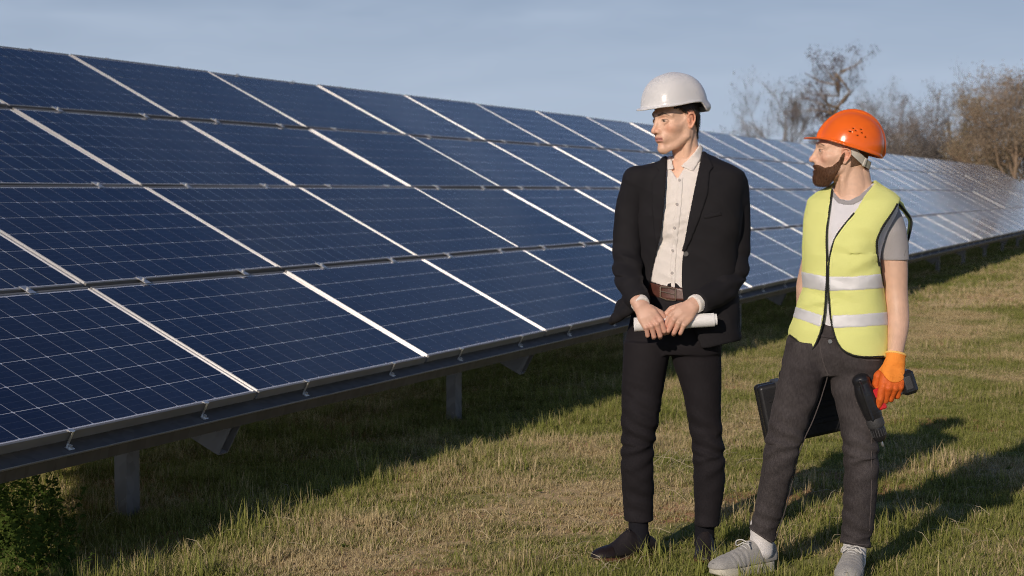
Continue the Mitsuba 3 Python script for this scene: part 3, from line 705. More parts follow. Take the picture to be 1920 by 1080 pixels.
def face_colour(p, skin, stubble=0.0, brow=(0.10, 0.055, 0.035), lip=(0.50, 0.20, 0.17)):
    """the colour of the skin itself, plus a shade line painted between the lips, from points in the head's frame"""
    x, y, z = p.T; ay = np.abs(y)
    c = np.tile(np.array(skin, float), (len(p), 1))
    def blend(col, w): 
        nonlocal c
        c = c * (1 - w[:, None]) + np.array(col)[None] * w[:, None]
    blowz = np.array(skin) * [1.04, 0.80, 0.76]
    def blob(cx, cy, cz, rx, ry, rz): return np.exp(-(((x - cx) / rx) ** 2 + ((ay - cy) / ry) ** 2 + ((z - cz) / rz) ** 2))
    blend(blowz, 0.75 * blob(0.065, 0.045, -0.03, 0.03, 0.022, 0.02))
    blend(blowz, 0.8 * blob(0.112, 0, -0.034, 0.02, 0.018, 0.014))
    blend(np.array(skin) * [1.0, 0.70, 0.62], 0.8 * sstep(0.066, 0.076, ay) * sstep(-0.045, -0.03, z) * sstep(0.035, 0.026, z) * sstep(0.012, 0.004, x))
    if stubble: blend(np.array(skin) * [0.80, 0.72, 0.68], stubble * sstep(-0.035, -0.06, z) * sstep(-0.135, -0.10, z) * sstep(0.0, 0.03, x))
    v = meshkit.fbm(p * 90, 3, 2)[:, None]
    c *= 0.92 + 0.16 * v
    sp = meshkit.noise(p * 420, 9)[:, None]; c *= 1 - 0.10 * np.clip(sp - .72, 0, 1) * 3
    w = np.exp(-((z + 0.0665) / 0.0095) ** 4) * sstep(0.0815, 0.0875, x) * sstep(0.0255, 0.021, ay)
    blend(lip, 0.85 * w)
    blend(np.array(lip) * 0.45, np.exp(-((z + 0.067 + 0.0002) / 0.0016) ** 2) * sstep(0.083, 0.087, x) * sstep(0.0245, 0.0205, ay))  # mouth line: shade of the groove painted as darker lip colour
    # eyes: white, iris and pupil, lash line
    ey = sstep(0.0129, 0.0122, np.sqrt((x - 0.0735) ** 2 + (ay - 0.0315) ** 2 + (z - 0.001) ** 2)) * 0
    op = np.exp(-((z - 0.0005) / 0.0042) ** 6) * np.exp(-((ay - 0.032) / 0.0125) ** 6) * sstep(0.074, 0.078, x)
    blend([0.50, 0.42, 0.38], op * 0.55)
    blend([0.07, 0.055, 0.045], np.exp(-(((ay - 0.033) / 0.0052) ** 4 + ((z - 0.001) / 0.0046) ** 4)) * sstep(0.074, 0.078, x))
    blend([0.05, 0.03, 0.02], 0.9 * np.exp(-((z - 0.0060) / 0.0016) ** 2) * np.exp(-((ay - 0.032) / 0.014) ** 6) * sstep(0.070, 0.076, x))
    bz = 0.0235 + 0.006 * np.exp(-((ay - 0.034) / 0.014) ** 2) - 0.004 * sstep(0.036, 0.052, ay)
    n = meshkit.noise(p * np.array([260, 260, 160]), 5)
    blend(brow, 0.92 * np.exp(-((z - bz) / (0.0042 - 0.0018 * sstep(0.030, 0.052, ay))) ** 4) * sstep(0.009, 0.014, ay) * sstep(0.056, 0.050, ay) * (x > 0.03) * (0.7 + 0.3 * n))
    return c
def hair_field(F, region, off=0.006, h=None):
    """hair: the layer just outside the skin inside a region (a list of clip primitives)"""
    q = F.copy()
    q.D = np.maximum(F.D - off, -(F.D + 0.006))
    return clip_field(q, region, 0.004)
def strands(m, amp=0.002, sc=(240, 240, 40), seed=1):
    v = np.array(m.vertices); n = np.array(m.vertex_normals)
    m = m.copy(); m.vertices = v + n * (amp * vnoise(v * np.array(sc), 1.0, seed))[:, None]; return m
# ------------------------------------------------------------------ hands (local frame: x towards the fingers, y towards the thumb, z out of the back of the hand, origin at the wrist)
FING = [((0.092, 0.030, 0.002), (0.043, 0.026, 0.022), 0.0092), ((0.096, 0.010, 0.004), (0.047, 0.029, 0.023), 0.0094), ((0.091, -0.011, 0.002), (0.043, 0.027, 0.022), 0.0089), ((0.083, -0.030, -0.002), (0.034, 0.021, 0.020), 0.0079)]
def hand_field(curls, spread=(0.05, 0.0, -0.05, -0.11), thumb=((0.03, 0.030, -0.010), (0.062, 0.050, -0.022), (0.088, 0.052, -0.034), (0.108, 0.046, -0.040)), fat=1.0, h=0.0024, arm=0.05, arm_r=(0.021, 0.0185)):
    F = Field([-arm - 0.03, -0.085, -0.12], [0.215, 0.095, 0.06], h)
    F.add(chain([[-arm, 0.007, 0], [0.0, 0.006, 0]], [arm_r[0] * 0.92, arm_r[1]]), 0); F.add(chain([[-arm, -0.008, 0], [0.0, -0.008, 0]], [arm_r[0] * 0.92, arm_r[1]]), 0.01)
    for (m, L, r) in FING:
        m = np.array(m); F.add(chain([[0.004, m[1] * 0.42, -0.002], m * [0.55, 0.86, 1] + [0, 0, 0.001], m - [0.004, 0, 0.003]], [0.0155 * fat, 0.0145 * fat, 0.0115 * fat]), 0.010)
    F.add(chain([[0.012, 0.016, -0.010], [0.045, 0.028, -0.014]], [0.015 * fat, 0.014 * fat]), 0.012)
    F.add(ell([0.05, -0.004, -0.008], [0.04, 0.030, 0.013]), 0.008)
    T_ = Field(F.lo, F.lo + F.h * (np.array(F.D.shape) - 1), h)
    tips = []
    for (m, L, r), cu, sp in zip(FING, curls, spread):
        p = np.array(m); ang = 0.0; pts = [p - np.array([0.012, 0, 0.001]), p]; rr = [r * 1.05 * fat, r * 1.14 * fat]
        for k in range(3):
            ang += cu[k]
            p = p + L[k] * np.array([math.cos(ang) * math.cos(sp), math.sin(sp) * math.cos(ang), -math.sin(ang)])
            pts.append(p); rr.append(r * fat * (1.02, 0.94, 0.80)[k])
        tips.append((p, ang, r))
        G = chain(pts, rr)
        F.add(G, 0.0035 if fat <= 1.05 else 0.003)
        F.add(ball(np.array(m) + [0, 0, 0.004], r * 0.85 * fat), 0.006)
    F.add(chain(thumb, [0.0135 * fat, 0.0125 * fat, 0.0108 * fat, 0.0088 * fat]), 0.006)
    return F
def hand_pose(c, fx, dz, flip=False):
    """wrist at c, fingers along fx, back of the hand facing dz; flip = the thumb on the other side (mirrored hand)"""
    x = nrm(fx); z = nrm(np.array(dz) - x * (np.array(dz) @ x)); y = np.cross(z, x)
    M = np.eye(4); M[:3, 0], M[:3, 1], M[:3, 2], M[:3, 3] = x, y * (-1 if flip else 1), z, c
    return M
def mirrored(m, M):
    m = posed(m, M)
    if np.linalg.det(M[:3, :3]) < 0: m.faces = m.faces[:, ::-1]
    return m
def join(ms):
    """boolean union into one continuous surface (falls back to a plain join)"""
    try:
        A = None
        for m in ms:
            k = m3.Manifold(m3.Mesh(vert_properties=np.asarray(m.vertices, np.float32), tri_verts=np.asarray(m.faces, np.uint32)))
            if k.is_empty(): raise ValueError(str(k.status()))
            A = k if A is None else A + k
        o = A.to_mesh(); return mesh(o.vert_properties[:, :3], o.tri_verts)
    except Exception as e:
        print('join fell back:', e); return cat(ms)
# ------------------------------------------------------------------ materials of the two figures
def weave(col, col2, s=900, ns=14):
    return proc(lambda p, n, uv: mix(col, col2, 0.55 * fbm(p.x * ns, p.y * ns, p.z * ns) + 0.45 * noise(p.x * s, p.y * s, p.z * s)))
bsdf('skin', base_color={'type': 'mesh_attribute', 'name': 'vertex_color'}, roughness=0.48, specular=0.4)
bsdf('hair_dark', base_color=proc(lambda p, n, uv: mix([0.012, 0.008, 0.006], [0.045, 0.028, 0.018], noise(p.x * 300, p.y * 300, p.z * 90))), roughness=0.5, specular=0.5)
bsdf('beard_hair', base_color=proc(lambda p, n, uv: mix([0.060, 0.026, 0.012], [0.15, 0.072, 0.034], noise(p.x * 420, p.y * 420, p.z * 160))), roughness=0.6, specular=0.3)
bsdf('hair_cropped', base_color=proc(lambda p, n, uv: mix([0.10, 0.055, 0.033], [0.17, 0.10, 0.065], noise(p.x * 500, p.y * 500, p.z * 300))), roughness=0.7, specular=0.3)
bsdf('suit_cloth', base_color=weave([0.010, 0.0095, 0.0115], [0.022, 0.0205, 0.023]), roughness=0.85, specular=0.2, sheen=0.35, sheen_tint=0.3)
bsdf('trouser_cloth', base_color=weave([0.0105, 0.0092, 0.0108], [0.0225, 0.0195, 0.0225]), roughness=0.85, specular=0.2, sheen=0.3)
bsdf('sock_cloth', base_color=weave([0.008, 0.008, 0.011], [0.018, 0.018, 0.022], 700), roughness=0.95, specular=0.1)
bsdf('shirt_cloth', base_color=weave([0.74, 0.685, 0.635], [0.83, 0.775, 0.725], 600), roughness=0.8, specular=0.25)
bsdf('button_pearl', base_color=rgb(0.30, 0.26, 0.24), roughness=0.3)
bsdf('button_dark', base_color=rgb(0.02, 0.017, 0.016), roughness=0.5)
bsdf('belt_leather', base_color=weave([0.055, 0.018, 0.012], [0.11, 0.036, 0.024], 300, 40), roughness=0.38, specular=0.5)
bsdf('brass', base_color=rgb(0.45, 0.36, 0.27), metallic=0.9, roughness=0.3)
bsdf('helmet_white', base_color=proc(lambda p, n, uv: mix([0.69, 0.68, 0.675], [0.73, 0.72, 0.715], fbm(p.x * 20, p.y * 20, p.z * 20))), roughness=0.26, specular=0.5)
bsdf('shoe_dark', base_color=weave([0.012, 0.010, 0.012], [0.030, 0.024, 0.024], 500, 30), roughness=0.6, specular=0.3)
bsdf('shoe_brown', base_color=weave([0.011, 0.008, 0.008], [0.022, 0.013, 0.011], 400, 40), roughness=0.42)
bsdf('sole_leather', base_color=weave([0.07, 0.026, 0.016], [0.15, 0.06, 0.036], 400, 40), roughness=0.5)
bsdf('paper', base_color=rgb(0.80, 0.79, 0.78), roughness=0.75, specular=0.2)

# ------------------------------------------------------------------ the man in the dark suit
DS = 7.30
def S(px, py, dd=0.0): return PX(px, py, dd, DS)
def rows_px(rows, D0, yaw=0.0):
    out = []
    for (py, xl, xr, dd, hd) in rows:
        L, R = PX(xl, py, dd, D0), PX(xr, py, dd, D0); W = (R[0] - L[0]) / 2
        q = hd / W; a = W / math.sqrt(math.cos(yaw) ** 2 + q * q * math.sin(yaw) ** 2)
        out.append(((L[2] + R[2]) / 2, (L[0] + R[0]) / 2, D0 + dd, a, hd))
    return out
def surface(F, px, py, D0, y0=-0.35):
    """where the line of sight through a pixel meets the front of a field"""
    t = np.arange(y0, 0.25, 0.002); p = np.array([PX(px, py, q, D0) for q in t])
    i = np.clip(np.round((p - F.lo) / F.h).astype(int), 0, np.array(F.D.shape) - 1)
    d = F.D[tuple(i.T)]
    return p[np.argmax(d < 0.0) if (d < 0).any() else np.argmin(d)]
def cloth_folds(amp, sc, seed, where=None):
    sc = np.asarray(sc, float)
    k = 0.45 if seed % 2 else -0.45
    def fn(p):
        p = p + p[:, [2, 0, 0]] * np.array([0, 0, k]) + 0.012 * (meshkit.noise(p * 9, seed + 8) * 2 - 1)[:, None]
        n1 = np.abs(meshkit.noise(p * sc, seed) * 2 - 1); n2 = meshkit.noise(p * sc * 0.5 + 7, seed + 3) * 2 - 1
        w = where(p) if where is not None else 1.0
        return amp * w * ((n1 - 0.35) * 1.2 + 0.8 * n2)
    return fn
def creases(c, r, amp, freq, seed):
    """a fan of soft creases round a point"""
    c = np.asarray(c)
    def fn(p):
        q = p - c; w = np.exp(-(q ** 2).sum(1) / r ** 2)
        ph = q[:, 2] * freq + q[:, 0] * freq * 0.45 * np.sign(q[:, 2] + .01) + 3.2 * (meshkit.noise(p * 11, seed) - .5) + 1.5 * (meshkit.noise(p * 25, seed + 1) - .5)
        return amp * w * (0.35 + .65 * meshkit.noise(p * 16, seed + 2)) * np.sin(ph)
    return fn
def near_point(c, r): c = np.asarray(c); return lambda p: np.exp(-((p - c) ** 2).sum(1) / r ** 2)
def disk_button(c, r, t, nrm_=(0, -1, 0)):
    m = trimesh.creation.cylinder(r, t, sections=14); m.apply_transform(trimesh.geometry.align_vectors([0, 0, 1], nrm(nrm_))); m.apply_translation(c); return m

YAW = -0.33
JR = [(288, 1262, 1326, 0.035, 0.056), (298, 1244, 1345, 0.03, 0.070), (310, 1206, 1373, 0.025, 0.086), (326, 1187, 1392, 0.018, 0.105), (365, 1190, 1392, 0.01, 0.124), (415, 1193, 1388, 0.005, 0.128),
      (465, 1198, 1382, 0.005, 0.120), (515, 1198, 1380, 0.008, 0.116), (565, 1190, 1382, 0.01, 0.122), (610, 1182, 1385, 0.01, 0.130), (652, 1178, 1387, 0.012, 0.134)]
ARM_R = [(S(1197, 340, .02), .060), (S(1181, 400, .035), .059), (S(1176, 470, .02), .0565), (S(1178, 512, -.045), .0535), (S(1187, 545, -.13), .049), (S(1199, 566, -.195), .043)]
ARM_L = [(S(1372, 350, .01), .066), (S(1378, 410, .015), .061), (S(1377, 470, .01), .060), (S(1371, 517, -.025), .060), (S(1346, 548, -.115), .054), (S(1309, 567, -.195), .045)]
lo, hi = S(1120, 665, -.30) - .02, S(1425, 270, .25) + .02
TR = Field([lo[0], DS - .30, lo[2]], [hi[0], DS + .22, hi[2]], 0.0048)
jr = rows_px(JR, DS, YAW)
TR.add(slices(jr, YAW, 2.35), 0)
SLV = []
for A in (ARM_R, ARM_L):
    q = Field(TR.lo, TR.lo + TR.h * (np.array(TR.D.shape) - 1), TR.h)
    q.add(chain([a[0] for a in A], [a[1] for a in A], 15), 0)
    SLV.append(q)
body_j = TR.copy()
for A, q in zip((ARM_R, ARM_L), SLV):           # the shoulder runs into the sleeve
    TR.add(chain([A[0][0], A[0][0] * .6 + A[1][0] * .4], [A[0][1], A[0][1] * .97]), 0.03)
JB = TR.copy().even()
JB.disp(cloth_folds(0.0055, (9, 9, 13), 21)).disp(cloth_folds(0.006, (10, 10, 24), 5, near_point(S(1283, 480, -.1), .11)))
jacket = JB.copy(); jacket.D = np.maximum(JB.D, -(JB.D + 0.012))
OPEN = [(1251, 262), (1249, 300), (1247, 350), (1243, 400), (1237, 445), (1228, 485), (1219, 525), (1214, 552), (1206, 572), (1188, 590), (1168, 604), (1140, 640), (1140, 700), (1322, 700), (1316, 655), (1304, 625), (1292, 596), (1281, 560), (1278, 530), (1279, 490), (1283, 462), (1292, 405), (1304, 345), (1318, 278), (1318, 262)]
clip_field(jacket, [('s', curtain(OPEN, DS, -.40, .03)), ('s', slices(rows_px([(262, 1254, 1324, .02, .060), (288, 1254, 1326, .025, .058), (304, 1262, 1322, .03, .048)], DS), 0, 2.0)),
                    ('s', curtain([(1120, 655), (1300, 655), (1330, 652), (1372, 642), (1400, 636), (1400, 720), (1120, 720)], DS, -.4, .0)), ('s', curtain([(1100, 640), (1400, 634), (1400, 720), (1100, 720)], DS, 0.0, .4))], 0.004)
SU = lab('person', 'man in dark suit and white hard hat looking left, holding a rolled paper', 'person')
J = add('jacket', ply(to_world(jacket.mesh(6)), smooth=True), 'suit_cloth', SU)
for A, q, sd in zip((ARM_R, ARM_L), SLV, (31, 47)):
    e = A[3][0]
    q.disp(cloth_folds(0.0028, (11, 11, 16), sd)).disp(cloth_folds(0.011, (12, 12, 28), sd + 4, near_point(e, .13))).disp(creases(A[3][0], .12, .010, 85, sd)).disp(cloth_folds(0.005, (16, 16, 26), sd + 9, near_point(A[1][0], .10)))
    c, d = A[-1][0], nrm(A[-1][0] - A[-2][0])
    q.add(((lambda c, d: lambda x, y, z: (x - c[0]) * d[0] + (y - c[1]) * d[1] + (z - c[2]) * d[2] - 0.004)(c, d), TR.lo, TR.lo + TR.h * np.array(TR.D.shape)), 0.003, 'i')
    add('sleeve', ply(to_world(q.mesh(3)), smooth=True), 'suit_cloth', J)
def layer(F, poly, D0, out, inn, key, b, parent, y1=0.06, sm=4, dd=-.12, disp=None):
    q = shell(F, out, inn); clip_field(q, [('i', curtain(poly, D0, -.40, y1, dd))], 0.002)
    if disp: q.disp(disp)
    return add(key, ply(to_world(q.mesh(sm)), smooth=True), b, parent)
layer(JB, [(1318, 280), (1327, 286), (1338, 313), (1331, 322), (1327, 365), (1312, 410), (1296, 450), (1284, 474), (1278, 470), (1283, 455), (1292, 405), (1304, 345)], DS, 0.0075, -0.004, 'lapel', 'suit_cloth', J)
layer(JB, [(1252, 284), (1243, 290), (1229, 312), (1235, 320), (1222, 340), (1222, 390), (1226, 440), (1231, 470), (1238, 445), (1244, 400), (1248, 350), (1250, 300)], DS, 0.0075, -0.004, 'lapel', 'suit_cloth', J)
layer(JB, [(1318, 402), (1352, 396), (1354, 405), (1320, 411)], DS, 0.0045, -0.004, 'pocket_welt', 'suit_cloth', J)
# the front of the jacket swung out beside the hip
fl = Field(S(1125, 630, -.2) - [.02, .0, .02], S(1215, 540, .12) + .02, 0.005)
fl.add(chain([S(1196, 566, -.10), S(1176, 584, -.085), S(1154, 597, -.05)], [.020, .020, .013]), 0.0); fl.add(chain([S(1180, 560, -.05), S(1160, 590, -.045), S(1147, 602, -.02)], [.028, .020, .014]), 0.02)
fl.add(chain([S(1168, 575, .0), S(1150, 603, .02)], [.03, .012]), 0.02)
fl.disp(cloth_folds(0.005, (22, 22, 22), 12))
add('jacket_flap', ply(to_world(fl.mesh(2)), smooth=True), 'suit_cloth', J)
for (a, b) in ((1283, 476),):
    add('button', ply(to_world(disk_button(surface(JB, a + 3, b, DS) + [0, -.003, 0], .010, .004, (-.2, -1, .1)))), 'button_dark', J)
for i in range(3):
    c = ARM_L[-1][0] + [0.048 + .006 * i, -.006 + .010 * i, 0.012 + .014 * i]
    add('cuff_button', ply(to_world(disk_button(c, .0065, .005, (.6, -1, .2)))), 'button_dark', J)
# ---- shirt
sh = Field(S(1170, 580, -.2) - [.0, .05, .0], S(1410, 262, .2) + .0, 0.0045)
sh.add(slices([(z, x, y, a - .016, b - .016) for z, x, y, a, b in jr], YAW, 2.3), 0)
sh.add(chain([S(1291, 262, .022), S(1288, 300, .02)], [.050, .062]), 0.02)
sh.even().disp(cloth_folds(0.0040, (10, 10, 20), 61)).disp(cloth_folds(0.0035, (24, 24, 14), 63)).disp(cloth_folds(0.007, (12, 12, 34), 66, near_point(S(1245, 545, -.1), .10)))
sh0 = sh.copy()
clip_field(sh, [('i', curtain([(1180, 250), (1420, 250), (1420, 548), (1300, 548), (1278, 540), (1262, 540), (1240, 536), (1212, 526), (1180, 520)], DS, -.4, .4)),
                ('s', curtain([(1251, 262), (1252, 300), (1258, 318), (1270, 336), (1281, 318), (1300, 292), (1314, 270), (1314, 262)], DS, -.4, .0)),
                ('s', slices(rows_px([(250, 1258, 1322, .02, .056), (290, 1258, 1322, .022, .054), (300, 1262, 1316, .03, .046)], DS), 0, 2.0))], 0.002)
SH = add('shirt', ply(to_world(sh.mesh(2)), smooth=True), 'shirt_cloth', SU)
layer(sh0, [(1272, 330), (1282, 330), (1279, 380), (1272, 440), (1267, 500), (1266, 541), (1258, 539), (1256, 500), (1261, 440), (1267, 380)], DS, 0.0035, -0.004, 'placket', 'shirt_cloth', SH)
for (a, b) in ((1270, 338), (1265, 383), (1260, 427), (1257, 470), (1256, 512)):
    add('button', ply(to_world(disk_button(surface(sh0, a + 4, b, DS) + [0, -.006, 0], .0058, .004, (-.2, -1, .1)))), 'button_pearl', SH)
layer(sh0, [(1312, 270), (1319, 276), (1314, 298), (1299, 322), (1276, 312), (1290, 299), (1303, 284)], DS, 0.0075, -0.004, 'collar', 'shirt_cloth', SH)
layer(sh0, [(1252, 274), (1249, 286), (1251, 320), (1264, 317), (1260, 302), (1256, 288)], DS, 0.0075, -0.004, 'collar', 'shirt_cloth', SH)
for A in (ARM_R, ARM_L):
    d = nrm(A[-1][0] - A[-2][0]); c = A[-1][0]
    q = Field(c - .09, c + .09, 0.004); q.add(chain([c - d * .05, c + d * .034], [.036, .0345]), 0)
    q.add(((lambda c, d: lambda x, y, z: (x - c[0]) * d[0] + (y - c[1]) * d[1] + (z - c[2]) * d[2] - 0.026)(c, d), c - .1, c + .1), 0.003, 'i'); q.disp(cloth_folds(.002, (30, 30, 30), 8))
    add('cuff', ply(to_world(q.mesh(2)), smooth=True), 'shirt_cloth', SH)
# ---- trousers
LEG_A = [(640, 1170, 1262, .0, .095), (680, 1168, 1252, .0, .092), (720, 1166, 1245, .0, .088), (760, 1166, 1239, -.01, .083), (800, 1166, 1233, -.015, .078), (830, 1167, 1227, -.015, .074), (860, 1165, 1225, -.01, .074), (900, 1166, 1225, .0, .072), (940, 1168, 1225, .012, .066), (976, 1171, 1225, .02, .062)]
LEG_B = [(640, 1252, 1350, .0, .095), (680, 1262, 1352, .0, .093), (720, 1276, 1352, .005, .088), (760, 1285, 1351, .005, .083), (800, 1293, 1353, .01, .078), (835, 1298, 1357, .012, .076), (870, 1300, 1359, .015, .076), (910, 1301, 1358, .02, .072), (950, 1302, 1352, .025, .066), (985, 1303, 1347, .03, .060)]
HIPS = [(520, 1204, 1366, .01, .098), (560, 1200, 1362, .01, .104), (600, 1184, 1356, .01, .112), (640, 1174, 1351, .01, .112), (662, 1174, 1348, .01, .098)]
lo, hi = S(1140, 1000, -.16), S(1385, 512, .18)
tr = Field([lo[0], DS - .17, lo[2]], [hi[0], DS + .19, hi[2]], 0.0052)
tr.add(slices(rows_px(HIPS, DS, YAW), YAW, 2.2), 0)
for L in (LEG_A, LEG_B): tr.add(slices(rows_px(L, DS), 0, 2.1), 0.012)
tr.disp(cloth_folds(.0022, (13, 13, 12), 71))
for c, r in ((S(1196, 830, -.05), .12), (S(1328, 850, -.05), .12)): tr.disp(cloth_folds(.0075, (8, 8, 30), 73, near_point(c, r))).disp(creases(c, r * .9, .010, 95, 5))
for c, r in ((S(1200, 650, -.1), .12), (S(1305, 655, -.1), .12)): tr.disp(cloth_folds(.006, (12, 12, 26), 75, near_point(c, r)))
for c, r in ((S(1196, 960, 0), .09), (S(1325, 968, 0), .09)): tr.disp(cloth_folds(.0045, (12, 12, 22), 77, near_point(c, r)))
tr.add(slices(rows_px([(985, 1183, 1213, .03, .040), (968, 1183, 1213, .03, .040)], DS), 0, 2), 0.0, 's')
TRK = add('trousers', ply(to_world(tr.mesh(3)), smooth=True), 'trouser_cloth', SU)
# belt
bl = Field(S(1190, 575, -.2) - .02, S(1390, 515, .2) + .02, 0.004)
bl.add(slices([(z, x, y, a + .006, b + .006) for z, x, y, a, b in rows_px([(520, 1204, 1366, .01, .098), (545, 1203, 1364, .01, .102), (580, 1200, 1362, .01, .106)], DS, YAW)], YAW, 2.2), 0)
bl0 = bl.copy()
clip_field(bl, [('i', curtain([(1180, 520), (1216, 529), (1245, 536), (1280, 541), (1400, 541), (1400, 566), (1280, 564), (1248, 562), (1216, 553), (1180, 545)], DS, -.4, .4))], 0.003)
BL = add('belt', ply(to_world(bl.mesh(2)), smooth=True), 'belt_leather', SU)
bc = [surface(bl0, a, b, DS) + [0, -.006, 0] for a, b in ((1238, 538), (1238, 557), (1250, 562), (1266, 563), (1266, 542), (1252, 539), (1238, 538))]
add('buckle', ply(to_world(tube_mesh(bc, .0030, 8)), smooth=40), 'brass', BL)
add('buckle_prong', ply(to_world(tube_mesh([bc[1] * .4 + bc[0] * .6, bc[4] * .5 + bc[3] * .5], .002, 6)), smooth=40), 'brass', BL)
# ---- socks and shoes
def shoe_field(style, h=0.0036):
    """local: x towards the toe, z up, ankle above the origin (heel at x = -0.075)"""
    F = Field([-0.11, -0.075, -0.01], [0.235, 0.075, 0.16], h)
    st = {'derby': [(-.078, .026, .064), (-.05, .034, .074), (-.01, .036, .080), (.035, .036, .098), (.065, .040, .079), (.10, .045, .058), (.14, .047, .047), (.17, .043, .042), (.198, .030, .034)],
          'knit': [(-.082, .028, .092), (-.05, .037, .104), (0.0, .041, .104), (.045, .043, .086), (.09, .047, .072), (.135, .050, .060), (.17, .046, .052), (.196, .032, .044)]}[style]
    for i in range(len(st) - 1):
        for t in (0, .5):
            x, w, z = np.array(st[i]) * (1 - t) + np.array(st[i + 1]) * t
            F.add(ell([x, 0, z * .36], [.034, w, z * .64]), 0.012)
    F.add(((lambda x, y, z: 0.016 - z + 0 * x + 0 * y), F.lo, F.lo + F.h * np.array(F.D.shape)), 0.003, 'i')
    return F
def sole_mesh(z0, z1, grow, rock=0.012, heel=0.0):
    """a sole with a rounded outline and rounded edges; the toe rises by rock"""
    P = [(-.088, 0), (-.080, .024), (-.06, .033), (-.02, .034), (.03, .035), (.08, .042), (.125, .0475), (.165, .044), (.19, .032), (.206, .0)]
    P = smooth_path(np.array(P + [(x, -y) for x, y in P[::-1][1:]]).astype(float), 72)[:-1]
    c = P.mean(0); lay = []
    d = P - c; L = np.linalg.norm(d, axis=1, keepdims=True); u = d / L
    e = min(.004, (z1 - z0) / 3)
    for z, o in ((z0, -e * 2), (z0 + e * .4, -e * .7), (z0 + e * 1.2, 0), ((z0 + z1) / 2, .0005), (z1 - e * 1.2, 0), (z1 - e * .4, -e * .5), (z1, -e * 1.6)):
        lay.append(np.c_[P + u * (grow + o), np.full(len(P), z)])
    n = len(P); V = np.vstack(lay + [[[c[0], c[1], z0]], [[c[0], c[1], z1]]]); F = []
    for k in range(len(lay) - 1):
        for i in range(n):
            j = (i + 1) % n; F += [[k * n + i, k * n + j, (k + 1) * n + j], [k * n + i, (k + 1) * n + j, (k + 1) * n + i]]
    for i in range(n):
        j = (i + 1) % n; F += [[len(V) - 2, j, i], [len(V) - 1, (len(lay) - 1) * n + i, (len(lay) - 1) * n + j]]
    m = mesh(V, F); t = np.clip((m.vertices[:, 0] - .10) / .11, 0, 1); m.vertices[:, 2] += rock * t * t
    if trimesh.Trimesh(m.vertices, m.faces, process=False).volume < 0: m.faces = m.faces[:, ::-1]
    return m
def shoe_pose(c, fx, tip=0.0):
    x = nrm([fx[0], fx[1], 0]); x = nrm(x + np.array([0, 0, tip])); y = nrm(np.cross([0, 0, 1], x)); z = np.cross(x, y)
    M = np.eye(4); M[:3, 0], M[:3, 1], M[:3, 2], M[:3, 3] = x, y, z, c
    return M
def gz_local(p): w = BASIS @ np.array([p[0], p[1], 0]); return float(ground_z(w[0:1], w[1:2])[0])
def upper_bend(m, tip): return m
def laces(n, z0, dz, x0, dx, w, r):
    out = []
    for i in range(n):
        x = x0 + dx * i; z = z0 + dz * i
        out.append(tube_mesh(smooth_path([[x - .004, -w, z - .008], [x, -w * .4, z], [x + .003, w * .4, z + .001], [x + .001, w, z - .008]], 8), r, 6))
    return cat(out)
derby = shoe_field('derby'); derby_m = derby.mesh(3)
for (ax, ay, dd), fx, tip in (((1191, 1040, -.02), (-.84, -.54), .0), ((1321, 1030, .05), (-.05, -1.0), 0.0)):
    c = S(ax, ay, dd); c[2] = gz_local(c) + .012
    M = shoe_pose(c, fx, tip); M[:3, :3] *= .94; M[:3, 2] *= 1.18
    k = add('shoe', ply(to_world(posed(derby_m, M)), smooth=True), 'shoe_dark', SU)
    toe = derby.copy(); toe.D = np.maximum(derby.D - .0016, -(derby.D + .005)); clip_field(toe, [('i', ((lambda x, y, z: .128 + 3.0 * y * y - x + 0 * z), 0, 0))], .001)
    add('toe_cap', ply(to_world(posed(toe.mesh(2), M)), smooth=True), 'shoe_brown', k)
    add('sole', ply(to_world(posed(sole_mesh(-.004, .012, .004), M)), smooth=35), 'sole_leather', k)
    add('heel', ply(to_world(posed(box(-.086, -.03, -.033, .033, -.018, -.0035, .003), M))), 'shoe_dark', k)
    add('welt', ply(to_world(posed(sole_mesh(.0125, .0155, .0065), M)), smooth=35), 'shoe_brown', k)
    add('laces', ply(to_world(posed(laces(4, .1005, -.0098, .038, .012, .018, .0024), M)), smooth=40), 'shoe_dark', k)
for (a, b) in ((S(1196, 960, .02), S(1199, 1022, -.015)), (S(1322, 970, .03), S(1321, 1018, .045))):
    q = Field(np.minimum(a, b) - .08, np.maximum(a, b) + .08, 0.004); q.add(chain([a, a * .5 + b * .5, b], [.042, .039, .040]), 0); q.disp(cloth_folds(.002, (20, 20, 50), 9))
    add('sock', ply(to_world(q.mesh(2)), smooth=True), 'sock_cloth', SU)
# ---- the man himself: head, neck, chest, arms and hands in one surface
skin_s = (0.77, 0.49, 0.35)
HM = head_pose(S(1270, 224.5, -.005), math.radians(31), 0.10, 0.02, 1.02)
HF = head_field(neck_tilt=0.12); head_m = HF.mesh(2)
def slim(m):
    """a shallower back of the head and a slimmer neck"""
    m = m.copy(); v = m.vertices; x = v[:, 0].copy(); v[:, 0] = np.where(x < -.01, -.01 + (x + .01) * .74, x); v[:, 1] *= 1 - .10 * sstep(-.06, -.12, v[:, 2]); m.vertices = v; return m
head_m = slim(head_m)
bd = Field([S(1180, 580, 0)[0], DS - .3, S(1200, 660, 0)[2]], [S(1400, 580, 0)[0], DS + .2, S(1200, 280, 0)[2]], 0.009)
bd.add(slices([(z, x, y, a * .86 - .02, b * .86 - .02) for z, x, y, a, b in jr[:9]], YAW, 2.2), 0)
bd.add(chain([S(1291, 285, .02), S(1290, 320, .02)], [.052, .07]), .03)
hand_curl = [(0.55, 0.95, 0.6), (0.62, 1.0, 0.6), (0.68, 1.0, 0.6), (0.72, 1.05, 0.6)]
HRf = hand_field(hand_curl, spread=(-.20, -.25, -.30, -.34), arm=.025, arm_r=(.0215, .020)); hr_m = HRf.mesh(2)
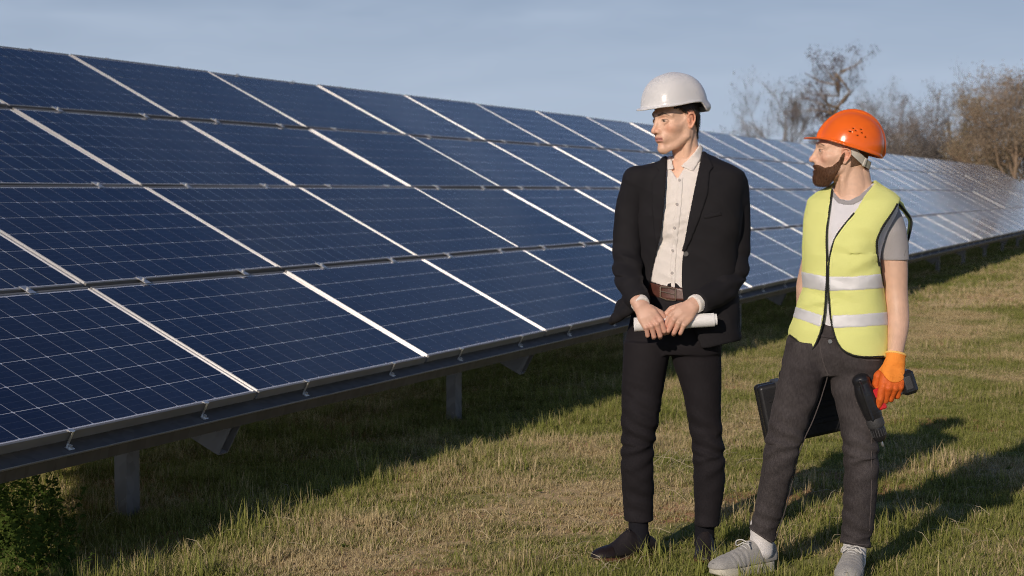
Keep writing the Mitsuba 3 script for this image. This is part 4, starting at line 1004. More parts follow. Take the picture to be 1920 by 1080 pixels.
HR = hand_pose(S(1201, 573, -.218), S(1224, 606, -.245) - S(1201, 573, -.218), (-.10, -1, .42))
HL = hand_pose(S(1299, 572, -.214), S(1265, 606, -.245) - S(1299, 572, -.214), (.05, -1, .42), True)
for A in (ARM_R, ARM_L): bd.add(chain([a[0] for a in A], [.045, .042, .036, .032, .026, .019]), .02)
body_m = join([posed(head_m, HM), bd.mesh(2), mirrored(hr_m, HR), mirrored(hr_m, HL)])
hp = trimesh.transform_points(body_m.vertices, np.linalg.inv(HM))
col = face_colour(hp, skin_s, 0.25)
isface = (np.abs(hp) < [.16, .13, .25]).all(1)
hc = np.tile(np.array([0.66, 0.40, 0.29]), (len(hp), 1)) * (0.90 + 0.2 * meshkit.fbm(body_m.vertices * 60, 3, 3))[:, None]
for M in (HR, HL):                     # redder knuckles and finger ends
    q = trimesh.transform_points(body_m.vertices, np.linalg.inv(M))
    w = ((q[:, 0] > .085) & (q[:, 0] < .22) & (np.abs(q[:, 1]) < .07) & (np.abs(q[:, 2]) < .12)) * sstep(.085, .13, q[:, 0]) * .5
    hc = hc * (1 - w[:, None]) + np.array([0.65, 0.335, 0.245]) * w[:, None]
col = np.where(isface[:, None], col, hc)
scene[SU] = ply(to_world(body_m), 'skin', smooth=True, color=col)
# hair: back of the head, sideburn
def region_fn(f): return ('i', (lambda x, y, z: f(x, y, z) + 0 * x + 0 * y + 0 * z, 0, 0))
hairline = lambda x, y, z: np.maximum(x - np.where(z > -.03, .030 - .0 * z, .0) + np.clip((.02 - z) * .55, 0, .05), -0.070 - z + np.clip(-x - .03, -.05, .06) * .0)
hf = hair_field(HF, [region_fn(lambda x, y, z: np.maximum(np.maximum(x + .022 - np.clip((z + .005) * 1.2, -.05, .055), -.078 - z), z - .16)), region_fn(lambda x, y, z: .055 - np.sqrt((x + .012) ** 2 * 4 + (z + .006) ** 2 * 1.6) - (np.abs(y) < .06) * 1.0 + .0)], .0050)
hm_ = strands(hf.mesh(2), .002)
hm_ = slim(hm_)
add('hair', ply(to_world(posed(cat(hm_, hairs(hm_, 8000, .014, .0006, lambda p, q: np.array([-.35, 0, -1.0]) + q * .15, 5)), HM)), smooth=True), 'hair_dark', SU)
# ---- white hard hat
def helmet(kind, h=0.0030):
    F = Field([-.19, -.15, -.05], [.225, .15, .225], h)
    if kind == 'white':
        c, r = [.002, 0, .036], [.136, .116, .148]
        rim = lambda x, y: np.where(x > -.03, .050 + .010 * sstep(.10, -.03, x), .060 - .038 * sstep(-.045, -.10, x))
    else:
        c, r = [-.028, 0, .020], [.124, .112, .140]
        rim = lambda x, y: .022 + 0 * x
    c, r = np.array(c), np.array(r)
    F.add(supell(c, r, 2.35 if kind == 'white' else 2.2), 0)
    if kind == 'white':
        F.add(ell(c + [-.006, 0, .0], r * [.95, .30, 1.0] + [.0, 0, .0005]), .012)
        F.add(ell(c + [-.075, 0, .004], [.080, .098, .040]), .010)
    else:
        for y, rr, w in ((0, .0018, .024), (.036, .0022, .006), (-.036, .0022, .006)):
            t = np.linspace(.10, 3.0, 28); F.add(chain([[c[0] + (r[0] - .004 + rr) * math.cos(a), y, c[2] + (r[2] - .004 + rr) * math.sin(a)] if abs(y) < .01 else [c[0] + (r[0] - .006) * .97 * math.cos(a), y, c[2] + (r[2] - .006) * .965 * math.sin(a)] for a in t], [w * .62] * 28), .004)
    inner = supell(c, r - .006, 2.35 if kind == 'white' else 2.2)
    clip_field(F, [('i', (lambda x, y, z: rim(x, y) - z, 0, 0))], .001)
    # brim: a peak in front and a thin lip all round
    zp = .050 if kind == 'white' else .046
    G = Field(F.lo, F.lo + F.h * (np.array(F.D.shape) - 1), h)
    lipr = 1.045 if kind == 'white' else 1.04
    def plate(x, y, z):
        ax = np.where(x > c[0], (.168 if kind == 'white' else .150) - c[0], r[0] * lipr)
        d = (np.sqrt(((x - c[0]) / ax) ** 2 + (y / (r[1] * lipr)) ** 2) - 1) * .12
        drop = np.where(x > c[0] + .08, ((x - c[0] - .08) / .1) ** 2 * (.010 if kind == 'white' else .020), 0)
        return np.maximum(d, np.abs(z - (rim(x, y) + .002 - drop)) - .0032)
    G.D = np.broadcast_to(plate(*G.pts(tuple(slice(0, n) for n in G.D.shape))), G.D.shape).astype(np.float32).copy()
    F.D = smin(F.D, G.D, .006)
    clip_field(F, [('s', (inner[0], 0, 0))], .001)
    return F
WH = helmet('white'); wm = WH.mesh(4)
WM = HM @ trimesh.transformations.rotation_matrix(-0.02, [0, 1, 0]) @ frame_mat([.008, 0, .003], [.94, 0, 0], [0, .95, 0], [0, 0, .95])
HH = add('hard_hat', ply(to_world(posed(wm, WM)), smooth=42), 'helmet_white', SU)
# head band inside the hat
add('head_band', ply(to_world(posed(mesh(*(lambda t: (np.vstack([np.c_[-.012 + .104 * np.cos(t), .084 * np.sin(t), t * 0 + .040], np.c_[-.012 + .106 * np.cos(t), .086 * np.sin(t), t * 0 + .075]]), [q for k in range(47) for q in ([k, k + 1, k + 49], [k, k + 49, k + 48])]))(np.linspace(.9, 5.4, 48))), WM))), 'shoe_dark', HH)
# ---- the rolled drawing, held in both hands
r0, r1 = S(1189, 609, -.200), S(1339, 600, -.200)
ax = nrm(r1 - r0); sx = nrm(np.cross(ax, [0, 0, 1])); sz = np.cross(sx, ax)
def roll_mesh(turns, ra, rb, L0, L1, ph=0.0, n=90):
    t = np.linspace(0, turns * 2 * np.pi, n); rr = ra + (rb - ra) * t / t[-1]
    ring = np.cos(t + ph)[:, None] * sx * rr[:, None] + np.sin(t + ph)[:, None] * sz * rr[:, None]
    V = np.vstack([r0 + ax * L0 + ring, r0 + ax * L1 + ring]); F = [q for k in range(n - 1) for q in ([k, k + 1, n + k + 1], [k, n + k + 1, n + k])]
    return mesh(V, F)
Lr = np.linalg.norm(r1 - r0)
PR = lab('paper_roll', 'white rolled paper plan held in both hands in front of the dark trousers', 'paper roll')
scene[PR] = ply(to_world(roll_mesh(3.3, .016, .0275, 0, Lr, 0.7)), 'paper', smooth=30)
add('inner_sheet', ply(to_world(roll_mesh(2.2, .012, .0245, .006, Lr + .010, 2.1))), 'paper', PR)
# ------------------------------------------------------------------ the worker in the hi-vis vest
DW = 6.94
def W(px, py, dd=0.0): return PX(px, py, dd, DW)
def hivis(p, n, uv): return mix([0.69, 0.72, 0.23], [0.77, 0.79, 0.30], 0.5 * fbm(p.x * 12, p.y * 12, p.z * 12) + 0.5 * noise(p.x * 500, p.y * 500, p.z * 500))
bsdf('vest_cloth', base_color=proc(hivis), roughness=0.7, specular=0.3)
bsdf('reflective', base_color=proc(lambda p, n, uv: mix([0.60, 0.60, 0.61], [0.76, 0.76, 0.77], fbm(p.x * 26, p.y * 26, p.z * 26))), roughness=0.6, metallic=0.2, specular=0.5)
bsdf('piping_black', base_color=rgb(0.014, 0.016, 0.012), roughness=0.8)
bsdf('tee_white', base_color=weave([0.66, 0.65, 0.68], [0.76, 0.75, 0.78], 600), roughness=0.9, specular=0.1)
bsdf('tee_grey', base_color=weave([0.30, 0.285, 0.29], [0.40, 0.385, 0.39], 800), roughness=0.95, specular=0.1)
def denim(p, n, uv):
    a = 0.55 * fbm(p.x * 8, p.y * 8, p.z * 4, 3) + 0.45 * fbm(p.x * 260, p.y * 260, p.z * 70, 3); b = noise(p.x * 700, p.y * 700, p.z * 300)
    return mix([0.036, 0.031, 0.032], [0.088, 0.078, 0.078], smoothstep(0.28, 0.78, a) * 0.72 + 0.28 * b * b)
bsdf('denim', base_color=proc(denim), roughness=0.9, specular=0.15)
bsdf('denim_thread', base_color=rgb(0.085, 0.072, 0.070), roughness=0.9)
bsdf('sneaker_knit', base_color=weave([0.28, 0.27, 0.25], [0.42, 0.41, 0.39], 420, 60), roughness=0.9, specular=0.15)
bsdf('sneaker_sole', base_color=weave([0.50, 0.47, 0.38], [0.60, 0.57, 0.48], 60), roughness=0.6)
bsdf('sock_white', base_color=weave([0.6, 0.58, 0.57], [0.7, 0.68, 0.67], 500), roughness=0.95)
bsdf('lace_white', base_color=rgb(0.58, 0.57, 0.54), roughness=0.9)
def scuffed(p, n, uv):
    s = smoothstep(0.70, 0.82, fbm(p.x * 40 + 3, p.y * 40, p.z * 70)) * 0.3
    return mix([0.86, 0.145, 0.014], [0.78, 0.20, 0.06], s)
bsdf('helmet_orange', base_color=proc(scuffed), roughness=0.20, specular=0.5)
bsdf('band_plastic', base_color=rgb(0.52, 0.50, 0.44), roughness=0.45)
bsdf('glove_knit', base_color=weave([0.86, 0.25, 0.035], [0.95, 0.33, 0.06], 500, 40), roughness=0.9, specular=0.15)
bsdf('glove_latex', base_color=weave([0.60, 0.10, 0.014], [0.74, 0.145, 0.022], 120, 30), roughness=0.6, specular=0.35)
bsdf('tool_black', base_color=weave([0.010, 0.010, 0.012], [0.020, 0.020, 0.022], 300, 30), roughness=0.32, specular=0.5)
bsdf('tool_grey', base_color=rgb(0.045, 0.045, 0.047), roughness=0.5)
bsdf('tool_red', base_color=rgb(0.55, 0.02, 0.025), roughness=0.35)
bsdf('steel', base_color=rgb(0.55, 0.55, 0.55), metallic=0.9, roughness=0.3)
bsdf('case_black', base_color=weave([0.011, 0.011, 0.013], [0.022, 0.022, 0.024], 250, 20), roughness=0.42, specular=0.5)
bsdf('cord_dark', base_color=rgb(0.05, 0.03, 0.025), roughness=0.7)

WK = lab('person_001', 'bearded man in orange hard hat and yellow safety vest holding a drill', 'person')
_n['person'] = 1
WY = -0.42
VR = [(338, 1568, 1640, .02, .055), (350, 1550, 1655, .018, .068), (362, 1532, 1674, .015, .082), (378, 1518, 1687, .01, .102), (402, 1511, 1684, .005, .116), (440, 1508, 1668, .0, .124), (480, 1507, 1656, .0, .124), (530, 1507, 1655, .0, .120), (580, 1496, 1658, .0, .122), (625, 1483, 1661, .0, .126), (672, 1477, 1663, .0, .128)]
vr = rows_px(VR, DW, WY)
lo, hi = W(1462, 680, -.25), W(1722, 330, .25)
VB = Field([lo[0], DW - .26, lo[2]], [hi[0], DW + .26, hi[2]], 0.0043)
VB.add(slices(vr, WY, 2.3), 0)
SH_L = [(W(1661, 400, -.005), .052), (W(1672, 440, -.016), .0565), (W(1677, 486, -.018), .0555)]
VB.add(chain([W(1655, 396, .01), W(1668, 405, .01)], [.05, .045]), .03)
VB.even().disp(cloth_folds(0.0055, (9, 9, 9), 121)).disp(creases(W(1625, 470, -.1), .14, .006, 60, 31)).disp(creases(W(1530, 560, -.1), .12, .006, 70, 33)).disp(cloth_folds(0.010, (9, 9, 17), 124, near_point(W(1600, 560, -.1), .16))).disp(cloth_folds(0.006, (14, 14, 9), 127, near_point(W(1520, 640, -.08), .12)))
ARMH = [(1690, 370), (1684, 384), (1668, 406), (1653, 429), (1644, 452), (1645, 478), (1650, 500), (1656, 540), (1800, 540), (1800, 370)]
NECK = slices(rows_px([(320, 1572, 1636, .015, .056), (345, 1568, 1640, .018, .058), (358, 1570, 1640, .03, .054)], DW), 0, 2)
VOPEN = [(1560, 330), (1558, 372), (1551, 420), (1549, 455), (1551, 494), (1565, 447), (1582, 423), (1604, 396), (1622, 366), (1640, 344), (1640, 330)]
VLOW = [(1552, 497), (1547, 560), (1544, 602), (1531, 643), (1516, 663), (1508, 652), (1492, 636), (1470, 624), (1470, 700), (1690, 700), (1690, 671), (1645, 671), (1606, 668), (1580, 657), (1566, 634), (1558, 596), (1555, 545)]
def build_vest(out, inn, extra=()):
    q = shell(VB, out, inn)
    return clip_field(q, [('s', curtain(VOPEN, DW, -.4, .02)), ('s', curtain(VLOW, DW, -.4, .05)), ('s', NECK), ('s', curtain(ARMH, DW, -.4, .065)), ('s', curtain([(1450, 622), (1478, 630), (1530, 655), (1600, 668), (1690, 670), (1680, 720), (1450, 720)], DW, .02, .4)), *extra], .002)
V = add('safety_vest', ply(to_world(build_vest(.0, -.008).mesh(6)), smooth=True), 'vest_cloth', WK)
for poly in ([(1490, 506), (1551, 518), (1551, 547), (1490, 537)], [(1552, 518), (1600, 518), (1670, 511), (1670, 540), (1600, 545), (1552, 546)],
             [(1470, 566), (1500, 577), (1543, 591), (1539, 614), (1510, 603), (1470, 590)], [(1559, 590), (1600, 590), (1675, 583), (1675, 610), (1600, 614), (1561, 616)]):
    q = build_vest(.0022, -.006, [('i', curtain(poly, DW, -.4, .05))])
    add('reflective_stripe', ply(to_world(q.mesh(5)), smooth=True), 'reflective', V)
def edge_tube(F, pts, D0, r, n=40, out=.001, ns=8):
    P = smooth_path(np.array(pts, float), n); Q = np.array([surface(F, a, b, D0) for a, b in P])
    from scipy.ndimage import gaussian_filter1d
    Q = np.c_[gaussian_filter1d(Q[:, 0], 1.2, mode='nearest'), gaussian_filter1d(Q[:, 1], 2.0, mode='nearest'), gaussian_filter1d(Q[:, 2], 1.2, mode='nearest')]
    return tube_mesh(Q + [0, -out, 0], r, ns)
for pts in ([(1560, 352), (1557, 380), (1551, 420), (1549, 455), (1551, 494), (1548, 560), (1544, 602), (1531, 643), (1516, 663), (1508, 652), (1492, 636), (1479, 627)],
            [(1604, 396), (1582, 423), (1565, 447), (1554, 488), (1553, 545), (1557, 596), (1566, 634), (1580, 657), (1606, 668), (1634, 669), (1660, 668)],
            [(1683, 381), (1668, 406), (1653, 429), (1644, 452), (1645, 478), (1649, 500)]):
    add('piping', ply(to_world(edge_tube(VB, pts, DW, .0034 if pts[0][0] != 1683 else .0045)), smooth=True), 'piping_black', V)
# the back of the vest showing behind the sleeve
add('back_panel', ply(to_world(cat([tube_mesh(smooth_path([W(1684, 380, .05), W(1698, 398, .075), W(1707, 415, .085), W(1703, 440, .08)], 12), [.012, .014, .010, .008, .008, .008, .008, .008, .008, .008, .007, .005], 8)])), smooth=True), 'vest_cloth', V)
add('piping', ply(to_world(tube_mesh(smooth_path([W(1686, 383, .03), W(1701, 401, .06), W(1709, 414, .07), W(1707, 432, .07), W(1701, 455, .07)], 14), .0045, 8)), smooth=True), 'piping_black', V)
# ---- t-shirt
ts = Field(VB.lo, VB.lo + VB.h * (np.array(VB.D.shape) - 1), 0.0043)
ts.add(slices([(z, x, y, a - .016, b - .016) for z, x, y, a, b in vr], WY, 2.3), 0); ts.disp(cloth_folds(.003, (10, 10, 22), 131))
ts.add(chain([W(1604, 340, .02), W(1600, 372, .015)], [.052, .066]), .02); ts.even()
tneck = ('s', slices(rows_px([(330, 1566, 1640, .012, .060), (352, 1566, 1638, .012, .060), (372, 1576, 1622, -.035, .045)], DW), 0, 2))
ts0 = ts.copy()
clip_field(ts, [tneck, ('s', curtain([(1562, 330), (1563, 360), (1574, 373), (1592, 376), (1612, 366), (1632, 348), (1640, 330)], DW, -.4, .02)), ('s', curtain([(1450, 633), (1700, 633), (1700, 720), (1450, 720)], DW, -.4, .4))], .003)
TS = add('t_shirt', ply(to_world(ts.mesh(2)), smooth=True), 'tee_white', WK)
layer(ts0, [(1561, 352), (1564, 361), (1575, 373), (1592, 376), (1612, 366), (1634, 346), (1642, 352), (1620, 374), (1600, 384), (1588, 385), (1571, 382), (1559, 368)], DW, .003, -.004, 'neck_band', 'tee_grey', TS)
for key, A in (('sleeve', SH_L), ('sleeve', [(W(1536, 400, .04), .049), (W(1535, 440, .065), .050), (W(1533, 478, .09), .050)])):
    A = [(a, r) for a, r in A]; c, d = A[-1][0], nrm(A[-1][0] - A[-2][0])
    q = Field(np.min([a - r for a, r in A], 0) - .03, np.max([a + r for a, r in A], 0) + .03, .0042)
    q.add(chain([a for a, _ in A] + [c + d * .05], [r for _, r in A] + [A[-1][1]], 10), 0)
    q.disp(cloth_folds(.0035, (16, 16, 14), 141)).disp(cloth_folds(.005, (14, 14, 24), 144, near_point(A[1][0] + [-.03, -.04, 0], .07)))
    hemn = nrm(d + np.array([-.12, 0, 0]))
    inner = q.copy(); q.D = np.maximum(q.D, np.where(((q.ax[2][None, None, :] - c[2]) < .05), -(q.D + .006), q.D))
    q.add(((lambda c, d: lambda x, y, z: (x - c[0]) * d[0] + (y - c[1]) * d[1] + (z - c[2]) * d[2] - 0.004)(c, hemn), q.lo, q.lo + q.h * np.array(q.D.shape)), .002, 'i')
    if A[0][0][0] > W(1600, 400)[0]:
        clip_field(q, [('s', curtain([(1600, 340), (1681, 378), (1665, 405), (1650, 429), (1641, 452), (1642, 478), (1645, 510), (1600, 510)], DW, -.4, .4))], .002)
    add(key, ply(to_world(q.mesh(2)), smooth=True), 'tee_grey', TS)
# ---- jeans
JL = [(640, 1477, 1552, .01, .095), (680, 1468, 1550, .0, .094), (720, 1458, 1540, -.01, .090), (760, 1449, 1527, -.02, .085), (800, 1440, 1513, -.025, .079), (840, 1433, 1500, -.025, .073), (880, 1428, 1489, -.01, .070), (920, 1422, 1478, .015, .067), (960, 1414, 1467, .04, .062), (1000, 1406, 1456, .055, .057), (1012, 1404, 1453, .06, .055)]
JRr = [(640, 1548, 1656, .0, .098), (680, 1549, 1654, -.01, .098), (720, 1557, 1652, -.025, .094), (760, 1568, 1649, -.035, .087), (800, 1577, 1646, -.045, .080), (845, 1582, 1645, -.05, .075), (890, 1583, 1645, -.045, .073), (930, 1582, 1643, -.04, .069), (970, 1579, 1640, -.03, .064), (1010, 1577, 1634, -.02, .058), (1033, 1576, 1630, -.015, .056)]
HW = [(590, 1494, 1654, .0, .102), (620, 1486, 1656, .0, .108), (650, 1478, 1656, .0, .112), (682, 1470, 1654, .0, .104), (700, 1478, 1648, .0, .085)]
lo, hi = W(1385, 1045, 0), W(1685, 582, 0)
jn = Field([lo[0], DW - .18, lo[2]], [hi[0], DW + .18, hi[2]], 0.005)
jn.add(slices(rows_px(HW, DW, WY), WY, 2.2), 0)
for L in (JL, JRr): jn.add(slices(rows_px(L, DW), 0, 2.1), .012)
jn.disp(cloth_folds(.0035, (13, 13, 11), 151))
for c, r, a in ((W(1466, 830, -.09), .11, .0085), (W(1612, 855, -.1), .11, .0085), (W(1520, 700, -.1), .11, .006), (W(1610, 690, -.1), .12, .006), (W(1437, 975, 0), .09, .005), (W(1606, 990, -.05), .09, .005)):
    jn.disp(cloth_folds(a, (9, 9, 30), 153, near_point(c, r)))
    if a > .008: jn.disp(creases(c, .11, .009, 90, 15))
jn.disp(cloth_folds(.0035, (26, 26, 14), 158, near_point(W(1550, 680, -.1), .13)))
jn.disp(creases(W(1545, 700, -.12), .13, .007, 70, 21)).disp(creases(W(1440, 985, -.02), .09, .006, 95, 23)).disp(creases(W(1604, 1000, -.07), .09, .006, 95, 25))
jn0 = jn.copy()
clip_field(jn, [('i', curtain([(1380, 570), (1700, 570), (1700, 1029), (1632, 1029), (1574, 1018), (1560, 1040), (1460, 1040), (1450, 1024), (1402, 993), (1380, 990)], DW, -.4, .4))], .003)
JN = add('jeans', ply(to_world(jn.mesh(3)), smooth=True), 'denim', WK)
for pts in ([(1553, 700), (1540, 745), (1524, 790), (1505, 830), (1493, 870), (1482, 920), (1468, 970), (1452, 1015)], [(1537, 634), (1539, 660), (1547, 690), (1554, 704)], [(1404, 988), (1425, 1003), (1448, 1016)], [(1578, 1012), (1605, 1020), (1630, 1022)],
            [(1588, 645), (1598, 662), (1622, 675), (1650, 676)], [(1640, 720), (1637, 780), (1634, 850), (1634, 920), (1630, 1000)]):
    add('seam', ply(to_world(edge_tube(jn0, pts, DW, .0022, 30, .0008, 5)), smooth=True), 'denim_thread', JN)
add('waistband', ply(to_world(edge_tube(jn0, [(1533, 628), (1545, 630), (1556, 632), (1566, 632)], DW, .0065, 12)), smooth=True), 'denim', JN)
add('button', ply(to_world(disk_button(surface(jn0, 1556, 640, DW) + [0, -.004, 0], .0075, .005))), 'steel', JN)
# ---- socks, sneakers
for (a, b) in ((W(1428, 985, .06), W(1428, 1032, .062)), (W(1604, 1010, -.02), W(1601, 1052, -.03))):
    q = Field(np.minimum(a, b) - .08, np.maximum(a, b) + .08, .004); q.add(chain([a, b], [.043, .043]), 0); q.disp(cloth_folds(.002, (20, 20, 50), 9))
    add('sock', ply(to_world(q.mesh(2)), smooth=True), 'sock_white', WK)
knit = shoe_field('knit'); knit.disp(lambda p: .0012 * np.sin(p[:, 0] * 260) * sstep(.03, .08, p[:, 0]) * sstep(.16, .12, p[:, 0]) + .0025 * (meshkit.noise(p * 40, 3) - .5)); knit_m = knit.mesh(2)
for (ax, ay, dd), fx, tip in (((1413, 1062, .05), (-.80, -.60), .0), ((1599, 1085, -.05), (-.30, -1.0), .0)):
    c = W(ax, ay, dd); c[2] = gz_local(c) + .030
    M = shoe_pose(c, fx, tip)
    k = add('sneaker', ply(to_world(posed(knit_m, M)), smooth=True), 'sneaker_knit', WK)
    add('sole', ply(to_world(posed(cat([sole_mesh(-.024, .016, .005, .022)]), M)), smooth=40), 'sneaker_sole', k)
    add('sole_stripe', ply(to_world(posed(sole_mesh(.0165, .0190, .0030, .020), M)), smooth=40), 'piping_black', k)
    for i in range(5):
        x, z = .040 + i * .0145, .0915 - i * .0075
        add('lace', ply(to_world(posed(tube_mesh(smooth_path([[x - .004, -.022, z - .011], [x, -.010, z - .001], [x + .003, .010, z - .001], [x + .001, .022, z - .011]], 9), .0025, 6), M)), smooth=True), 'lace_white', k)
    for s in (1, -1):
        add('lace', ply(to_world(posed(tube_mesh(smooth_path([[.036, 0, .096], [.045, s * .020, .104], [.060, s * .032, .098], [.052, s * .036, .080], [.040, s * .012, .095]], 16), .0024, 6), M)), smooth=True), 'lace_white', k)
# ---- body: head, neck, arms, one hand; the gloved hand is clothing
skin_w = (0.72, 0.465, 0.335)
HMW = head_pose(W(1578, 285, .0), math.radians(-4), -0.04, 0.0, 0.955)
HFW = head_field(neck_tilt=0.22, ear_z=-.017, ear_s=.9); headw_m = HFW.mesh(2)
bw = Field([W(1470, 600)[0], DW - .3, W(1500, 715)[2]], [W(1725, 600)[0], DW + .4, W(1500, 318)[2]], .0065)
bw.add(slices([(z, x, y, a * .86 - .02, b * .86 - .02) for z, x, y, a, b in vr], WY, 2.2), 0)
bw.add(chain([W(1604, 326, .01), W(1600, 372, .012)], [.052, .066]), .03)
AL = [(W(1661, 400, -.005), .046), (W(1671, 450, -.014), .049), (W(1677, 495, -.018), .0485), (W(1680, 545, -.022), .043), (W(1683, 580, -.036), .041), (W(1684, 610, -.06), .0395), (W(1681, 642, -.095), .0325), (W(1678, 668, -.130), .027)]
AR = [(W(1536, 402, .04), .046), (W(1533, 460, .08), .047), (W(1515, 530, .115), .042), (W(1513, 550, .12), .040), (W(1512, 610, .165), .037), (W(1503, 655, .20), .029), (W(1502, 676, .205), .025)]
for A in (AL, AR): bw.add(chain([a for a, _ in A], [r for _, r in A], 22), .015)
gripR = hand_field([(0.8, 1.25, 0.7)] * 4, thumb=((0.03, 0.026, -0.012), (0.058, 0.036, -0.032), (0.076, 0.026, -0.050), (0.086, 0.008, -0.056)), arm_r=(.024, .020))
HRW = hand_pose(W(1502, 678, .205), W(1501, 712, .215) - W(1502, 678, .205), (-.9, .4, 0))
parts_w = [posed(headw_m, HMW), bw.mesh(2), mirrored(gripR.mesh(2), HRW)]
bodyw = join(parts_w)
hp = trimesh.transform_points(bodyw.vertices, np.linalg.inv(HMW))
col = face_colour(hp, skin_w, 0.2, brow=(0.13, 0.065, 0.035))
isface = (np.abs(hp) < [.16, .13, .20]).all(1)
hc = np.tile(np.array([0.67, 0.43, 0.31]), (len(hp), 1)) * (0.90 + 0.2 * meshkit.fbm(bodyw.vertices * 50, 3, 3))[:, None]
col = np.where(isface[:, None], col, hc)
scene[WK] = ply(to_world(bodyw), 'skin', smooth=True, color=col)
# beard, hair
bf = HFW.copy()
bf.add(ell([.060, 0, -.108], [.030, .034, .024]), .02); bf.add(ell([.038, 0, -.086], [.040, .056, .030]), .02)
X_, Y_, Z_ = np.meshgrid(*bf.ax, indexing='ij', sparse=True)
off = .0012 + .0030 * sstep(-.02, -.07, Z_) * sstep(-.01, .03, X_)
bf.D = np.maximum(bf.D - off, -(HFW.D + .006)).astype(np.float32)
zup = lambda x: np.interp(x, [-.02, .0, .018, .045, .070, .085, .12], [.022, .014, -.018, -.048, -.056, -.0515, -.0515])
clip_field(bf, [('i', (lambda x, y, z: (z - np.interp(x, [-.02, .0, .016, .040, .066, .085, .12], [.010, .0, -.036, -.058, -.064, -.0535, -.0535])) * .7 + 0 * y, 0, 0)),
                ('i', (lambda x, y, z: np.maximum(-.004 + .50 * np.maximum(-.035 - z, 0) - x, -.132 - z) + 0 * y, 0, 0)),
                ('s', ell([.105, 0, -.0675], [.030, .021, .0095]))], .004)
bm_ = strands(taubin(bf.mesh(2), 2), .0016, (300, 300, 70), 4)
bh_ = hairs(bm_, 15000, .009, .00045, lambda p, q: np.array([.25, 0, -1.0]) + q * .55, 6, lambda p: p[:, 0] > -.01, .3)
add('beard', ply(to_world(posed(cat(bm_, bh_), HMW)), smooth=True), 'beard_hair', WK)
hf = hair_field(HFW, [region_fn(lambda x, y, z: np.maximum(np.maximum(x - .006 - np.clip((z - .02) * 1.4, -.035, .05), -.060 - z + np.clip(-(x + .03) * .3, -.01, .02)), z - .16)), region_fn(lambda x, y, z: .040 - np.sqrt((x + .010) ** 2 * 2.6 + (z + .006) ** 2 * 1.2) - (np.abs(y) < .055) * 1.0)], .0022)
add('hair', ply(to_world(posed(strands(hf.mesh(2), .0008), HMW)), smooth=True), 'hair_cropped', WK)
nk = [(1638, 341), (1632, 352), (1622, 364), (1612, 374)]
add('necklace_cord', ply(to_world(edge_tube(bw, nk, DW, .0016, 14, .001, 5)), smooth=True), 'cord_dark', WK)
# ---- orange hard hat
OH = helmet('orange')
for i, (x, z) in enumerate(((.012, .118), (.030, .108), (-.014, .116), (-.030, .106), (.0, .103), (-.006, .128), (.022, .124))):
    OH.add(ell([x - .030, .10, z - .032], [.0055, .05, .0019]), .0004, 's')
WMO = head_pose(W(1577, 284, .0), math.radians(-4), -0.04, 0.0, .965) @ trimesh.transformations.rotation_matrix(-0.27, [0, 1, 0])
HO = add('hard_hat', ply(to_world(posed(OH.mesh(3), WMO)), smooth=42), 'helmet_orange', WK)
def ribbon(P, up, w, t):
    P = smooth_path(P, 30); up = np.asarray(up, float); tan = np.gradient(P, axis=0); side = np.cross(tan, up); side /= np.linalg.norm(side, axis=1, keepdims=True); u = np.cross(side, tan); u /= np.linalg.norm(u, axis=1, keepdims=True)
    V = np.concatenate([P - u * w / 2, P + u * w / 2, P + u * w / 2 + side * t, P - u * w / 2 + side * t]); n = len(P); F = []
    for k in range(n - 1):
        for a in range(4):
            b = (a + 1) % 4; F += [[a * n + k, a * n + k + 1, b * n + k + 1], [a * n + k, b * n + k + 1, b * n + k]]
    return mesh(V, F)
sb = ribbon([[-.026, .082, .012], [-.052, .078, -.012], [-.082, .056, -.036], [-.106, .020, -.048], [-.108, 0, -.049], [-.106, -.020, -.048], [-.082, -.056, -.036], [-.052, -.078, -.012], [-.026, -.082, .012]], [-.25, 0, 1], .028, .003)
add('head_band', ply(to_world(posed(sb, HMW)), smooth=35), 'band_plastic', HO)
add('band_buckle', ply(to_world(posed(box(-.006, .006, -.004, .004, -.017, .017, .002).apply_transform(frame_mat([-.083, .060, -.037], nrm([-.75, -.6, -.4]), nrm([-.6, .78, 0]), nrm([-.3, -.2, .93]))), HMW))), 'band_plastic', HO)
# ---- glove: knit cuff and back, dipped palm and fingers
g_cur = [(0.35, 0.40, 0.30), (0.75, 1.25, 0.8), (0.80, 1.25, 0.8), (0.70, 1.05, 0.7)]
GH = hand_pose(W(1678, 679, -.134), W(1671, 730, -.165) - W(1678, 679, -.134), (.06, -1, .16), True); GH[:3, :3] *= 1.07
gf = hand_field(g_cur, spread=(-.02, .0, .0, -.02), fat=1.22, arm=.028, arm_r=(.0275, .0265), thumb=((0.03, 0.026, -0.012), (0.056, 0.044, -0.022), (0.080, 0.044, -0.036), (0.098, 0.034, -0.044)))
gf.disp(lambda p: .0022 * (meshkit.noise(p * 45, 5) * 2 - 1))
dip = lambda x, y, z: (.070 - .018 * np.clip(np.abs(y - .0) / .035, 0, 1.2) ** 2 + .45 * (z - .004) - x)      # negative past the edge of the dip
knitf = gf.copy(); clip_field(knitf, [('s', (dip, 0, 0)), ('i', (lambda x, y, z: -.030 - x + 0 * y + 0 * z, 0, 0))], .001)
GL = add('glove', ply(to_world(mirrored(knitf.mesh(2), GH)), smooth=True), 'glove_knit', WK)
lat = gf.copy(); lat.D = lat.D - .0006; clip_field(lat, [('i', (dip, 0, 0))], .002)
add('dipped_palm', ply(to_world(mirrored(lat.mesh(2), GH)), smooth=True), 'glove_latex', GL)
